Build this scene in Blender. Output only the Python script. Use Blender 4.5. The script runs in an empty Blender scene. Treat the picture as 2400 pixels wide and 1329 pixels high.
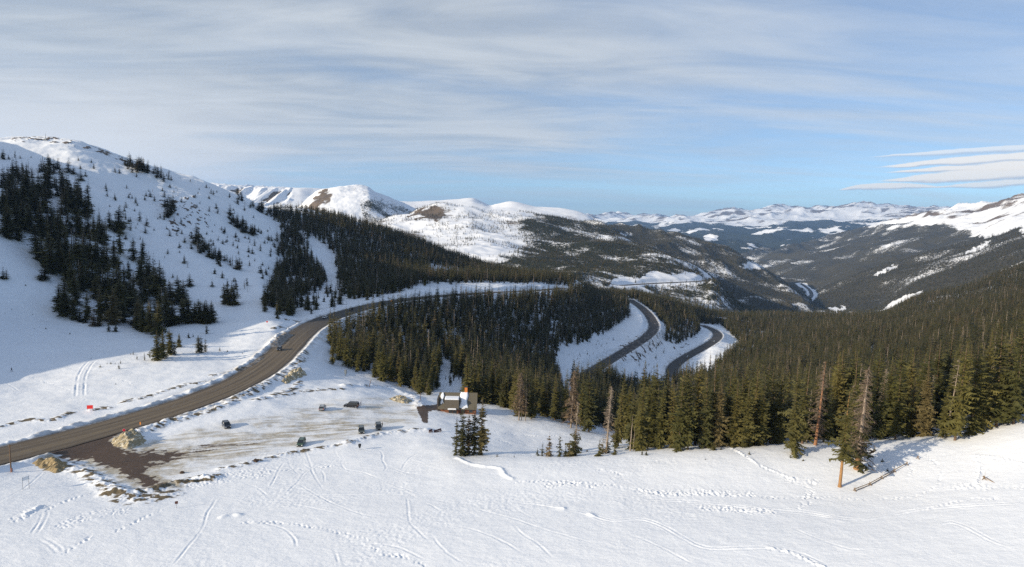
import bpy, bmesh, math, random
import numpy as np
from mathutils import Matrix, Vector

# ------------------------------------------------------------------ basics
SC = bpy.context.scene
COL = SC.collection
F = 1450.0                      # focal length in photo pixels (2400 wide)
K = 1.27                        # survey units -> metres
ZC = 64.0                       # camera height above the pass
PITCH, ROLL = math.radians(5.69), math.radians(1.5)
rng = np.random.default_rng(7)
random.seed(7)

cam_d = bpy.data.cameras.new('camera')
cam = bpy.data.objects.new('camera', cam_d)
COL.objects.link(cam)
Mrot = Matrix.Rotation(math.pi/2 - PITCH, 3, 'X') @ Matrix.Rotation(ROLL, 3, 'Z')
cam.matrix_world = Matrix.Translation((0, 0, ZC)) @ Mrot.to_4x4()
cam_d.sensor_width = 36.0
cam_d.lens = 36.0*F/2400.0
cam_d.clip_start = 1.0
cam_d.clip_end = 150000.0
SC.camera = cam
RM = np.array(Mrot)

def ray(u, v):
    """direction per unit of forward (y) distance: p = x/y, s = (z-ZC)/y"""
    u = np.asarray(u, float); v = np.asarray(v, float)
    c = np.stack([(u-1200)/F, (664.5-v)/F, -np.ones_like(u)], -1)
    d = c @ RM.T
    return d[..., 0]/d[..., 1], d[..., 2]/d[..., 1]

def pix(x, y, z):
    d = np.stack([np.asarray(x, float), np.asarray(y, float), np.asarray(z, float)-ZC], -1) @ RM
    return 1200 + F*d[..., 0]/-d[..., 2], 664.5 - F*d[..., 1]/-d[..., 2]

def VH(u):
    """photo row of eye level in column u"""
    return 664.5 - F*math.tan(PITCH) + (u-1200)*math.tan(ROLL)

def Z(u, y, z):
    """a row entry given by height below/above the camera instead of by photo row"""
    return (u, VH(u) - z*F/y, y)

# ------------------------------------------------------------------ noise
def _hash(ix, iy, seed):
    h = (ix.astype(np.int64)*374761393 + iy.astype(np.int64)*668265263 + seed*974634777) & 0xFFFFFFFF
    h = ((h ^ (h >> 13))*1274126177) & 0xFFFFFFFF
    return (h ^ (h >> 16)) & 0xFFFF

_ang = np.linspace(0, 2*np.pi, 65536, endpoint=False)
_gx, _gy = np.cos(_ang).astype(np.float32), np.sin(_ang).astype(np.float32)

def perlin(x, y, seed=0):
    x = np.asarray(x, np.float64); y = np.asarray(y, np.float64)
    ix = np.floor(x).astype(np.int64); iy = np.floor(y).astype(np.int64)
    fx = (x-ix).astype(np.float32); fy = (y-iy).astype(np.float32)
    u = fx*fx*fx*(fx*(fx*6-15)+10); v = fy*fy*fy*(fy*(fy*6-15)+10)
    def g(dx, dy):
        h = _hash(ix+dx, iy+dy, seed)
        return _gx[h]*(fx-dx) + _gy[h]*(fy-dy)
    a = g(0, 0); b = g(1, 0); c = g(0, 1); d = g(1, 1)
    return (a + u*(b-a) + v*((c + u*(d-c)) - (a + u*(b-a))))*1.5

def fbm(x, y, octv=4, seed=0, gain=.5, lac=2.03):
    s = 0; a = 1.0
    for o in range(octv):
        s = s + a*perlin(x, y, seed+o*17)
        x = x*lac + 13.7; y = y*lac + 5.1; a *= gain
    return s

def ridged(x, y, octv=5, seed=0, gain=.5):
    s = 0; a = 1.0; w = 1.0
    for o in range(octv):
        n = 1 - np.abs(perlin(x, y, seed+o*31))
        n = n*n*w
        s = s + a*n
        w = np.clip(n*1.6, 0, 1)
        x = x*2.07 + 3.3; y = y*2.07 + 9.1; a *= gain
    return s

def sstep(a, b, x):
    t = np.clip((x-a)/(b-a), 0, 1)
    return t*t*(3-2*t)

# ------------------------------------------------------------------ lofted height fields
def _pchip_d(X, Y):
    h = np.diff(X, axis=0); dl = np.diff(Y, axis=0)/h
    d = np.zeros_like(Y)
    w1 = 2*h[1:] + h[:-1]; w2 = h[1:] + 2*h[:-1]
    same = (dl[1:]*dl[:-1]) > 0
    with np.errstate(divide='ignore', invalid='ignore'):
        m = (w1+w2)/(w1/dl[:-1] + w2/dl[1:])
    d[1:-1] = np.where(same, m, 0)
    d[0] = dl[0]; d[-1] = dl[-1]
    return d

def pchip_cols(X, Y, xq):
    """X, Y: (K,N) knots per column (X increasing down), xq: (M,) -> (M,N)"""
    D = _pchip_d(X, Y)
    out = np.empty((len(xq), X.shape[1]), np.float32)
    K_ = X.shape[0]
    for m0 in range(0, len(xq), 100):
        q = xq[m0:m0+100][:, None]
        idx = np.zeros((q.shape[0], X.shape[1]), np.int64)
        for k in range(1, K_-1):
            idx += (q > X[k][None, :])
        ta = lambda A, i: np.take_along_axis(A, i, 0)
        x0, x1 = ta(X, idx), ta(X, idx+1); y0, y1 = ta(Y, idx), ta(Y, idx+1)
        d0, d1 = ta(D, idx), ta(D, idx+1)
        h = x1-x0
        t = np.clip((q-x0)/h, 0, 1)
        out[m0:m0+100] = (y0*(1+2*t)*(1-t)**2 + h*d0*t*(1-t)**2 + y1*t*t*(3-2*t) + h*d1*t*t*(t-1))
    return out

def pchip1(x, y, xq):
    x = np.asarray(x, float); y = np.asarray(y, float)
    return pchip_cols(x[:, None], y[:, None], np.clip(np.asarray(xq, float), x[0], x[-1]))[:, 0].astype(float)

class Sheet:
    """a height field on a fan grid: columns of constant x/y, rows of constant y"""
    def __init__(s, rows, p, y):
        s.p = np.asarray(p, float); s.y = np.asarray(y, float); s.ly = np.log(s.y)
        S, L = [], []
        for r in rows:
            a = np.array(r, float)
            pp, ss = ray(a[:, 0], a[:, 1]); ll = np.log(a[:, 2]*K)
            o = np.argsort(pp); pp, ss, ll = pp[o], ss[o], ll[o]
            S.append(pchip1(pp, ss, s.p)); L.append(pchip1(pp, ll, s.p))
        S, L = np.array(S), np.array(L)
        for k in range(1, len(L)):
            L[k] = np.maximum(L[k], L[k-1]+.02)
        ss = pchip_cols(L, S, s.ly)
        s.X = s.p[None, :]*s.y[:, None]
        s.Y = np.repeat(s.y[:, None], len(s.p), 1)
        s.H = (ss*s.y[:, None] + ZC).astype(np.float64)
    def h(s, x, y):
        x = np.asarray(x, float); y = np.asarray(y, float)
        ci = np.interp(x/y, s.p, np.arange(len(s.p))); ri = np.interp(np.log(y), s.ly, np.arange(len(s.y)))
        c0 = np.clip(ci.astype(int), 0, len(s.p)-2); r0 = np.clip(ri.astype(int), 0, len(s.y)-2)
        fc, fr = ci-c0, ri-r0
        H = s.H
        return (H[r0, c0]*(1-fc)+H[r0, c0+1]*fc)*(1-fr) + (H[r0+1, c0]*(1-fc)+H[r0+1, c0+1]*fc)*fr
    def at(s, u, v, ymin=0.0):
        """first ground point met by the sight line through photo pixel (u, v)"""
        p, t = ray(u, v); p = float(p); t = float(t)
        ci = float(np.interp(p, s.p, np.arange(len(s.p)))); c0 = min(int(ci), len(s.p)-2); f = ci-c0
        g = ((s.H[:, c0]*(1-f) + s.H[:, c0+1]*f) - ZC)/s.y - t
        ok = np.where((g >= 0) & (s.y > ymin))[0]
        if len(ok) == 0:
            i = int(np.argmax(np.where(s.y > ymin, g, -9))); yy = s.y[i]
        else:
            i = ok[0]
            if i == 0 or s.y[i-1] <= ymin: yy = s.y[i]
            else:
                a, b = g[i-1], g[i]; yy = s.y[i-1] + (s.y[i]-s.y[i-1])*(-a)/(b-a)
        return np.array([p*yy, yy, float(s.h(p*yy, yy))])

def grid_mesh(name, sh, mat, attrs=None):
    ny, nx = sh.H.shape
    me = bpy.data.meshes.new(name)
    co = np.stack([sh.X, sh.Y, sh.H], -1).reshape(-1, 3).astype(np.float32)
    me.vertices.add(len(co)); me.vertices.foreach_set('co', co.ravel())
    a = (np.arange(ny-1)[:, None]*nx + np.arange(nx-1)[None, :]).ravel()
    q = np.stack([a, a+1, a+nx+1, a+nx], -1).astype(np.int32)
    me.loops.add(q.size); me.loops.foreach_set('vertex_index', q.ravel())
    me.polygons.add(len(q)); me.polygons.foreach_set('loop_start', np.arange(0, q.size, 4, dtype=np.int32))
    me.update(calc_edges=True)
    me.polygons.foreach_set('use_smooth', np.ones(len(q), bool))
    for k, v in (attrs or {}).items():
        at = me.attributes.new(k, 'FLOAT', 'POINT'); at.data.foreach_set('value', np.asarray(v, np.float32).ravel())
    me.materials.append(mat)
    o = bpy.data.objects.new(name, me); COL.objects.link(o)
    o['kind'] = 'structure'
    return o

# ------------------------------------------------------------------ polyline helpers
def smooth_line(pts, n):
    pts = np.array(pts, float)
    d = np.r_[0, np.cumsum(np.linalg.norm(np.diff(pts[:, :2], axis=0), axis=1))]
    t = np.linspace(0, d[-1], n)
    # Catmull-Rom through the points
    out = np.empty((n, pts.shape[1]))
    ext = np.vstack([2*pts[0]-pts[1], pts, 2*pts[-1]-pts[-2]])
    for i, tt in enumerate(t):
        k = min(max(np.searchsorted(d, tt)-1, 0), len(pts)-2)
        f = (tt-d[k])/max(d[k+1]-d[k], 1e-9)
        p0, p1, p2, p3 = ext[k:k+4]
        out[i] = .5*((2*p1) + (-p0+p2)*f + (2*p0-5*p1+4*p2-p3)*f*f + (-p0+3*p1-3*p2+p3)*f**3)
    return out

def near_line(x, y, L):
    """distance to polyline, signed side, arc position and z of nearest point (vectorised)"""
    a = L[:-1, :2]; b = L[1:, :2]; ab = b-a; l2 = (ab**2).sum(1)
    seg = np.sqrt(l2); s0 = np.r_[0, np.cumsum(seg)]
    best = np.full(x.shape, 1e9); side = np.zeros(x.shape); arc = np.zeros(x.shape); zz = np.zeros(x.shape)
    for i in range(len(a)):
        dx = x-a[i, 0]; dy = y-a[i, 1]
        t = np.clip((dx*ab[i, 0]+dy*ab[i, 1])/l2[i], 0, 1)
        ex = dx-t*ab[i, 0]; ey = dy-t*ab[i, 1]
        d = np.hypot(ex, ey)
        m = d < best
        best[m] = d[m]; side[m] = np.sign(ab[i, 0]*dy-ab[i, 1]*dx)[m]; arc[m] = (s0[i]+t*seg[i])[m]
        if L.shape[1] > 2: zz[m] = (L[i, 2]+t*(L[i+1, 2]-L[i, 2]))[m]
    return best, side, arc, zz

def poly_in(u, v, poly):
    poly = np.array(poly, float); ins = np.zeros(np.shape(u), bool)
    n = len(poly)
    for i in range(n):
        x1, y1 = poly[i]; x2, y2 = poly[(i+1) % n]
        if y1 == y2: continue
        c = ((y1 > v) != (y2 > v)) & (u < (x2-x1)*(v-y1)/(y2-y1)+x1)
        ins ^= c
    return ins

def poly_sd(u, v, poly):
    """signed distance in photo pixels, positive inside"""
    P = np.array(list(poly)+[poly[0]], float)
    d = near_line(np.asarray(u, float), np.asarray(v, float), P)[0]
    return np.where(poly_in(u, v, poly), d, -d)
# ------------------------------------------------------------------ the ground near the pass
W, XW = -2400, -5200             # columns far outside the frame on the sunny side
R0 = [Z(XW, 16, -40), Z(W, 18, -41), Z(-400, 22, -46), Z(1200, 22, -45), Z(2800, 22, -41), Z(5200, 20, -38)]
R1 = [Z(XW, 30, -40), Z(W, 45, -44), Z(-400, 60, -46.5), Z(0, 60, -47), Z(800, 60, -46.8), Z(1200, 60, -46.5), Z(2000, 60, -44.5), Z(2400, 60, -43), Z(2800, 60, -41), Z(5200, 45, -36)]
R2 = [Z(XW, 40, -40), Z(W, 60, -45), Z(-400, 85, -47), Z(0, 85, -47.6), Z(800, 85, -47.2), Z(1200, 85, -46.6), Z(1800, 85, -45), Z(2400, 85, -42), Z(2800, 85, -39), Z(5200, 60, -34)]
R3 = [Z(XW, 50, -38), Z(W, 75, -44), Z(-400, 103, -47.6), Z(0, 104, -48.5), Z(400, 101, -48.5), Z(800, 105, -48.2), Z(1200, 105, -47.5), Z(1600, 105, -46.5), Z(2000, 105, -45), Z(2400, 103, -40.5), Z(2800, 100, -36), Z(5200, 75, -32)]
R4 = [Z(XW, 60, -33), Z(W, 88, -39), Z(-400, 120, -48), Z(0, 117, -49.5), Z(150, 117, -50), Z(350, 109, -49.4), Z(500, 117, -49.9), Z(700, 134, -51), Z(900, 147, -51.8), Z(1000, 140, -50.6), Z(1080, 128, -49), Z(1250, 128, -48.5), Z(1400, 128, -48), Z(1550, 131, -47.5), Z(1700, 132, -46.5), Z(1850, 131, -45.5), Z(2050, 128, -43.5), Z(2250, 124, -40.5), Z(2400, 122, -37), Z(2800, 120, -31), Z(5200, 90, -28)]
R5 = [Z(XW, 70, -26), Z(W, 100, -24), Z(-400, 139, -48), Z(0, 133, -50.5), Z(200, 140, -50.8), Z(400, 129, -50.8), Z(600, 148, -51.5), Z(800, 163.5, -53), Z(950, 169, -54), Z(1050, 160, -53.5), Z(1150, 152, -54), Z(1250, 151, -54.5), Z(1350, 152, -54.8), Z(1450, 152, -54), Z(1600, 152, -53), Z(1850, 150, -51), Z(2100, 147, -47.5), Z(2400, 142, -39), Z(2800, 140, -31), Z(5200, 110, -25)]
R6 = [Z(XW, 80, -6), Z(W, 120, -5), Z(-400, 160, -46), Z(0, 162, -51.5), Z(200, 160, -51.5), Z(400, 165.6, -51.5), Z(600, 181, -52), Z(800, 193, -54), Z(900, 192.5, -55.5), Z(1000, 190, -56.3), Z(1080, 184.5, -57), Z(1150, 184, -57.4), Z(1250, 184, -58.2), Z(1330, 181, -59), Z(1430, 172, -59), Z(1550, 180, -62), Z(1700, 180, -62), Z(1900, 178, -58), Z(2100, 170, -53), Z(2400, 165, -42), Z(2800, 165, -32), Z(5200, 130, -22)]
R7 = [Z(XW, 92, 18), Z(W, 150, 34), Z(-400, 182, -40), Z(0, 199, -51), Z(200, 210, -51.5), Z(400, 213, -51.5), Z(550, 200, -52), Z(600, 218, -52), Z(700, 222, -52.5), Z(800, 229, -57), Z(900, 227, -60), Z(1000, 226, -63), Z(1050, 232, -64), Z(1150, 232, -65), Z(1250, 235, -69), Z(1400, 235, -76), Z(1550, 240, -82), Z(1700, 240, -80), Z(1900, 240, -72), Z(2100, 230, -64), Z(2400, 225, -47), Z(2800, 225, -33), Z(5200, 180, -20)]
R8 = [Z(XW, 106, 36), Z(W, 175, 52), Z(-400, 205, -26), Z(0, 241, -45), Z(200, 248.5, -49), Z(400, 246, -51), Z(520, 262, -52), Z(600, 278, -51), Z(660, 256, -52), Z(700, 276, -52), Z(760, 278, -54), Z(800, 290, -58), Z(900, 301, -64), Z(1000, 313, -68), Z(1100, 343, -74), Z(1250, 388, -88), (1330, 870, 409), (1400, 865, 450), (1500, 880, 498), (1580, 862, 545), (1700, 850, 520), Z(1900, 400, -95), Z(2100, 380, -85), Z(2400, 350, -58), Z(2800, 350, -38), Z(5200, 280, -15)]
R9 = [Z(XW, 120, 44), Z(W, 200, 64), Z(-400, 240, 8), (0, 620, 275), (200, 690, 285), (350, 760, 277), (500, 720, 313), (600, 700, 335), (700, 757, 304), (760, 743, 322), (800, 736, 335), (880, 713, 377), (1000, 695, 435), (1100, 687, 486), (1180, 683, 530), (1280, 690, 578), (1340, 718, 600), (1400, 768, 600), (1480, 800, 570), (1535, 775, 620), (1560, 782, 640), (1600, 822, 620), (1680, 790, 700), (1720, 800, 700), (1850, 800, 700), (2000, 790, 650), (2200, 770, 600), (2400, 740, 520), (2800, 660, 500), Z(5200, 400, -10)]
R10 = [Z(XW, 150, 50), Z(W, 250, 70), Z(-400, 275, 44), (0, 520, 318), (200, 580, 338), (350, 650, 345), (500, 640, 375), (600, 640, 405), (680, 700, 390), (760, 700, 395), (800, 706, 390), (900, 690, 430), (1000, 673, 480), (1100, 668, 540), (1180, 665, 590), (1280, 671, 650), (1340, 668, 720), (1400, 712, 720), (1470, 712, 760), (1482, 706, 790), (1520, 725, 740), (1560, 736, 780), (1620, 746, 800), (1650, 765, 790), (1700, 765, 830), (1850, 765, 950), (2000, 760, 900), (2200, 730, 900), (2400, 680, 850), (2800, 580, 850), Z(5200, 700, 0)]
R11 = [Z(XW, 200, 52), Z(W, 340, 74), Z(-400, 320, 64), (0, 430, 405), (150, 440, 425), (250, 480, 425), (400, 540, 430), (500, 560, 455), (600, 580, 490), (680, 620, 510), (740, 612, 540), (800, 610, 570), (900, 620, 600), (1000, 622, 650), (1100, 640, 700), (1200, 655, 690), (1340, 657, 780), (1400, 690, 850), (1480, 697, 860), (1560, 715, 880), (1620, 730, 900), (1650, 745, 900), (1700, 745, 1000), (1850, 745, 1100), (2000, 745, 1150), (2060, 742, 1150), (2150, 705, 1150), (2250, 685, 1150), (2400, 630, 1200), (2800, 520, 1200), Z(5200, 900, 60)]
R12 = [Z(XW, 260, 52), Z(W, 440, 74), Z(-400, 480, 80), (0, 333, 540), (60, 327, 555), (120, 328, 565), (220, 349, 575), (300, 379, 585), (400, 411, 598), (480, 434, 620), (560, 464, 660), (640, 500, 700), (720, 500, 760), (800, 515, 790), (950, 560, 830), (1100, 612, 860), (1200, 640, 860), (1340, 656, 850), (1400, 688, 900), (1480, 695, 920), (1560, 712, 940), (1620, 727, 960), (1700, 742, 1100), (1850, 742, 1200), (2000, 742, 1250), (2060, 739, 1250), (2150, 699, 1250), (2250, 681, 1250), (2400, 621, 1300), (2800, 505, 1300), Z(5200, 1100, 90)]
def behind(row, f, dv, v_max=None):
    return [(u, v+dv, y*f) for (u, v, y) in row]
R13 = behind(R12, 1.3, 45)
R14 = behind(R12, 2.3, 150)
dense = np.arange(-.93, .9301, .00142)
pcols = np.r_[np.linspace(-3.9, -1.0, 40), np.linspace(-.99, -.934, 8), dense, np.linspace(.934, .99, 8), np.linspace(1.0, 2.6, 25)]
yrows = np.exp(np.r_[np.arange(math.log(24), math.log(95), .012), np.arange(math.log(95), math.log(260), .0019), np.arange(math.log(260), math.log(900), .0032), np.arange(math.log(900), math.log(2400), .006)])
G = Sheet([R0, R1, R2, R3, R4, R5, R6, R7, R8, R9, R10, R11, R12, R13, R14], pcols, yrows)

# soften the lofting seams, then add the ground's own relief
def blur(H, n):
    for _ in range(n):
        H = H.copy(); H[1:-1] = (H[:-2]+2*H[1:-1]+H[2:])/4
        H[:, 1:-1] = (H[:, :-2]+2*H[:, 1:-1]+H[:, 2:])/4
    return H
G.H = blur(G.H, 14)

# ---- roads: traced centre lines, laid on the bare ground
ROADS = {
 'highway': dict(px=[(-260, 1130), (-120, 1100), (0, 1071), (100, 1046), (180, 1024), (297, 993), (380, 968), (460, 945), (540, 911), (600, 880), (640, 848), (673, 815), (712, 774), (758, 748), (800, 735.5), (880, 714), (960, 701), (1050, 693), (1150, 686), (1250, 682), (1318, 676)], hw=7.5),
 'hairpin_road': dict(px=[(1476, 703), (1500, 718), (1521, 738), (1532, 757), (1533, 772), (1520, 787), (1492, 806), (1455, 829), (1420, 850), (1385, 872), (1350, 893)], hw=6.3),
 'lower_hairpin_road': dict(px=[(1646, 763), (1664, 769), (1680, 778), (1683, 789), (1668, 803), (1640, 819), (1610, 835), (1585, 851), (1572, 866), (1580, 884)], hw=6.3),
}
for nm, R in ROADS.items():
    L = np.array([G.at(u, v) for u, v in R['px']])
    n = int(np.linalg.norm(np.diff(L[:, :2], axis=0), axis=1).sum()/5)
    L = smooth_line(L, max(n, 30))
    for _ in range(40):
        L[1:-1] = (L[:-2]+2*L[1:-1]+L[2:])/4
    R['L'] = L

H0 = G.H.copy()
X, Y = G.X, G.Y
hill = sstep(8, 45, H0)*sstep(-60, -150, X)
small = fbm(X/38, Y/38, 4, 3)*.75 + fbm(X/9, Y/9, 3, 9)*.12
far_amp = np.clip(Y/400, .25, 2.2)
relief = small*far_amp + ridged(X/120, Y/170, 3, 21)*hill*3.0 + fbm(X/160, Y/160, 3, 5)*3.0*sstep(350, 700, Y)
lotmask_u, lotmask_v = None, None
G.H = G.H + relief*sstep(120, 200, Y)*.9 + relief*.30

# wind ripples and skied-up texture of the open slope in front
near = (Y < 340) & (np.abs(X/Y) < .95)
xn, yn = X[near], Y[near]
rip = fbm(xn/2.1, yn/.9, 3, 40)*.035 + fbm(xn/7, yn/4, 3, 44)*.07
chop = fbm(xn/.9, yn/.8, 2, 50)*.055*sstep(-.15, .5, fbm(xn/24, yn/18, 3, 52))
un, vn = pix(xn, yn, G.H[near])
middle = sstep(300, 700, un)*(1-sstep(1500, 1900, un))
G.H[near] += rip*.65 + chop*(.2+.7*middle)*sstep(1000, 1100, vn)

# roads: cut and fill
ROADMASK = np.zeros(G.H.shape, np.float32); SHOULDER = np.zeros(G.H.shape, np.float32); BANKDIRT = np.zeros(G.H.shape, np.float32)
for nm, R in ROADS.items():
    L, hw = R['L'], R['hw']
    box = (X > L[:, 0].min()-40) & (X < L[:, 0].max()+40) & (Y > L[:, 1].min()-40) & (Y < L[:, 1].max()+40) & (np.abs(X/Y) < .99)
    x, y = X[box], Y[box]
    d, side, arc, zz = near_line(x, y, L)
    h = G.H[box]
    n1 = fbm(x/6, y/6, 3, 61); n2 = fbm(x/2.2, y/2.2, 2, 63)
    f = 1-sstep(hw+1.5, hw+9, d)
    h = h*(1-f) + (zz-.13)*f
    berm = np.exp(-((d-(hw+2.6+.5*n1))/1.25)**2)*(.75+.5*n1+.25*n2)
    if nm == 'highway':
        ue, ve = pix(x, y, h); berm = berm*(1-sstep(-10, 6, poly_sd(ue, ve, [(110, 1082), (180, 1040), (240, 1005), (292, 1000), (330, 1030), (400, 1080), (300, 1125), (190, 1092)]))*(y < 330))
    h = h + np.clip(berm, 0, 2)*(1.0 if nm == 'highway' else 1.3)
    G.H[box] = h
    SHOULDER[box] = np.maximum(SHOULDER[box], (1-sstep(hw+.4, hw+2.2+.9*n1, d)))
    BANKDIRT[box] = np.maximum(BANKDIRT[box], np.exp(-((d-hw-3.5)/2.5)**2)*sstep(-.25, .35, n1+.4*n2))

U, V = pix(X, Y, G.H)
VIS = np.abs(X/Y) < .97

def soft_poly(poly, soft, noise=0.0, nscale=6.0, seed=0, ymax=1e9, ymin=0):
    """0..1 mask of a patch of ground outlined by its traced corners"""
    P = np.array(poly, float)
    m = VIS & (U > P[:, 0].min()-soft*3-10) & (U < P[:, 0].max()+soft*3+10) & (V > P[:, 1].min()-soft*3-10) & (V < P[:, 1].max()+soft*3+10) & (Y < ymax) & (Y > ymin)
    out = np.zeros(G.H.shape, np.float32)
    sd = poly_sd(U[m], V[m], poly)
    if noise: sd = sd + noise*fbm(X[m]/nscale, Y[m]/nscale, 4, seed)
    out[m] = sstep(-soft, soft, sd)
    return out

# the car park: levelled, scraped, sandy in places
LOT = [(300, 1068), (330, 1040), (430, 1010), (560, 985), (650, 968), (760, 945), (870, 932), (960, 940), (985, 962), (975, 990), (930, 1005), (850, 1018), (700, 1048), (600, 1068), (500, 1092), (400, 1122), (345, 1150), (270, 1105), (205, 1078)]
lot = soft_poly(LOT, 9, 5, 8, 70, ymax=330)
ENTR = [(116, 1062), (170, 1032), (210, 1010), (250, 1000), (292, 998), (262, 1030), (275, 1049), (297, 1057), (340, 1062), (395, 1062), (440, 1064), (400, 1076), (345, 1090), (335, 1104), (365, 1122), (393, 1139), (343, 1143), (316, 1124), (275, 1101), (233, 1088), (209, 1076), (165, 1080)]
dirt = soft_poly(ENTR, 9, 13, 2.2, 71, ymax=330)
_st = fbm(X/16+Y*.01, (Y-.4*X)/1.5, 4, 76)
dirt = np.maximum(dirt, .95*soft_poly([(330, 1052), (430, 1050), (560, 1040), (640, 1020), (600, 1042), (500, 1062), (430, 1082), (360, 1098), (330, 1090)], 14, 10, 5, 77, ymax=330)*sstep(-.05, .45, _st))
WALKPATH = [(976, 956), (1027, 947), (1030, 959), (1004, 964), (1003, 992), (991, 990), (983, 972)]
dirt = np.maximum(dirt, soft_poly(WALKPATH, 2.5, 2, 2, 72, ymax=330))
streak = fbm(X/14+Y*.01, (Y-.45*X)/2.2, 4, 73)
sand = soft_poly([(345, 1065), (470, 1045), (640, 1010), (790, 985), (880, 1000), (790, 1015), (690, 1033), (560, 1062), (430, 1090), (360, 1105)], 14, 14, 6, 74, ymax=330)*sstep(-.45, .45, streak+.2)*1.15
sand = np.maximum(sand, 1.3*soft_poly([(120, 1066), (200, 1030), (260, 1015), (300, 1052), (420, 1050), (480, 1058), (420, 1085), (370, 1105), (420, 1140), (340, 1152), (260, 1115), (200, 1085)], 16, 16, 3, 78, ymax=330))
sand = np.maximum(sand, lot*(.16 + .62*sstep(-.25, .7, streak*.7 + fbm(X/9, Y/6, 3, 75))))
# tyre arcs and mud patches
for (u0, v0, ru, rv, s) in [(468, 1008, 14, 4, .9), (632, 998, 8, 4, .9), (716, 977, 16, 4, .85), (806, 1008, 10, 3, .6), (910, 950, 30, 5, .5)]:
    m = np.abs(U-u0) < 80; q = ((U-u0)/ru)**2+((V-v0)/rv)**2
    sand = np.maximum(sand, (s*np.exp(-q*.8)*(Y < 330)).astype(np.float32))

# plough banks round the car park: lumpy, stained
def bank_line(px, w, hgt, stain, seed, rough=.6):
    L = np.array([G.at(u, v) for u, v in px]); L = smooth_line(L, max(12, len(px)*5))
    box = (X > L[:, 0].min()-4*w) & (X < L[:, 0].max()+4*w) & (Y > L[:, 1].min()-4*w) & (Y < L[:, 1].max()+4*w)
    x, y = X[box], Y[box]
    d, side, arc, _ = near_line(x, y, L)
    n = fbm(x/3.6, y/3.0, 3, seed)
    prof = np.exp(-(d/w)**2)
    G.H[box] += prof*hgt*(.75+.7*rough*n) + prof*.10*ridged(x/1.5, y/1.5, 3, seed+5)
    n2 = fbm(x/3.5, y/1.6, 4, seed+9)
    sd[box] = np.maximum(sd[box], prof*stain*sstep(-.15, .45, n2))
sd = np.zeros(G.H.shape, np.float32)
bank_line([(155, 1092), (200, 1110), (245, 1138), (270, 1152)], 2.6, .9, .75, 80)
bank_line([(265, 1155), (310, 1158), (350, 1152), (400, 1140), (450, 1128), (495, 1120)], 2.2, 1.1, 1.7, 82, .9)
bank_line([(300, 1168), (345, 1170), (400, 1158)], 2.6, .45, 1.7, 83, .9)
bank_line([(520, 1100), (560, 1092), (610, 1080), (660, 1068), (700, 1060), (760, 1050), (820, 1038)], 1.5, .7, .8, 84)
bank_line([(820, 1038), (880, 1022), (950, 1012), (1000, 1008)], 1.9, .8, .55, 85)
bank_line([(330, 1015), (370, 1000), (420, 985), (480, 968), (540, 945), (600, 915), (640, 893)], 2.2, .9, .95, 86)
bank_line([(600, 938), (640, 930), (690, 922), (740, 915), (800, 912)], 2.0, .5, 1.1, 87)
bank_line([(810, 905), (870, 906), (930, 915), (975, 935), (985, 955)], 2.4, .9, .45, 88)
bank_line([(655, 885), (680, 872), (700, 850), (716, 825)], 2.4, .8, .9, 89)
# melted-out strips on the uphill side of the road
for q in ([(0, 1000), (60, 985), (120, 985), (165, 968)], [(215, 962), (235, 957), (255, 957)], [(290, 943), (305, 938), (325, 936)], [(335, 932), (350, 928), (365, 924)], [(382, 917), (410, 910), (440, 900)], [(500, 880), (520, 876), (545, 868)], [(560, 868), (590, 856), (615, 838)], [(640, 770), (655, 766), (668, 770)], [(660, 748), (690, 752), (705, 754)], [(460, 900), (480, 896)], [(700, 895), (690, 910), (640, 925)]):
    bank_line(q, 1.5, .35, 1.4, 90+len(q), .9)
bank_line([(640, 810), (655, 795), (668, 787)], 3, 2.2, 0, 97)
stain = sd
# crags on the left hillside and slopes below the hairpins
crag = soft_poly([(375, 470), (420, 455), (478, 482), (500, 530), (470, 552), (440, 530), (415, 556), (392, 530)], 8, 16, 9, 101, ymin=400)*sstep(.30, .55, fbm(X/5, Y/6, 3, 103)+.35*fbm(X/22, Y/22, 2, 104))
crag = np.maximum(crag, .9*soft_poly([(1455, 805), (1500, 790), (1540, 765), (1560, 800), (1500, 850), (1450, 850)], 8, 14, 10, 105, ymin=480)*sstep(.3, .65, fbm(X/7, Y/5, 4, 106)+.1))
crag = np.maximum(crag, .9*soft_poly([(1560, 800), (1600, 800), (1640, 790), (1600, 830)], 8, 14, 10, 107, ymin=480)*sstep(.3, .65, fbm(X/7, Y/5, 4, 108)))
crest = soft_poly([(20, 326), (60, 322), (130, 324), (220, 345), (300, 375), (300, 383), (220, 354), (130, 334), (60, 331)], 3, 4, 6, 109, ymin=500)*sstep(.1, .5, fbm(X/9, Y/9, 3, 110)+.12)
crag = np.maximum(crag, crest)
G.H += crag*1.2*np.clip(ridged(X/8, Y/8, 3, 111), 0, 2)
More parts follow.
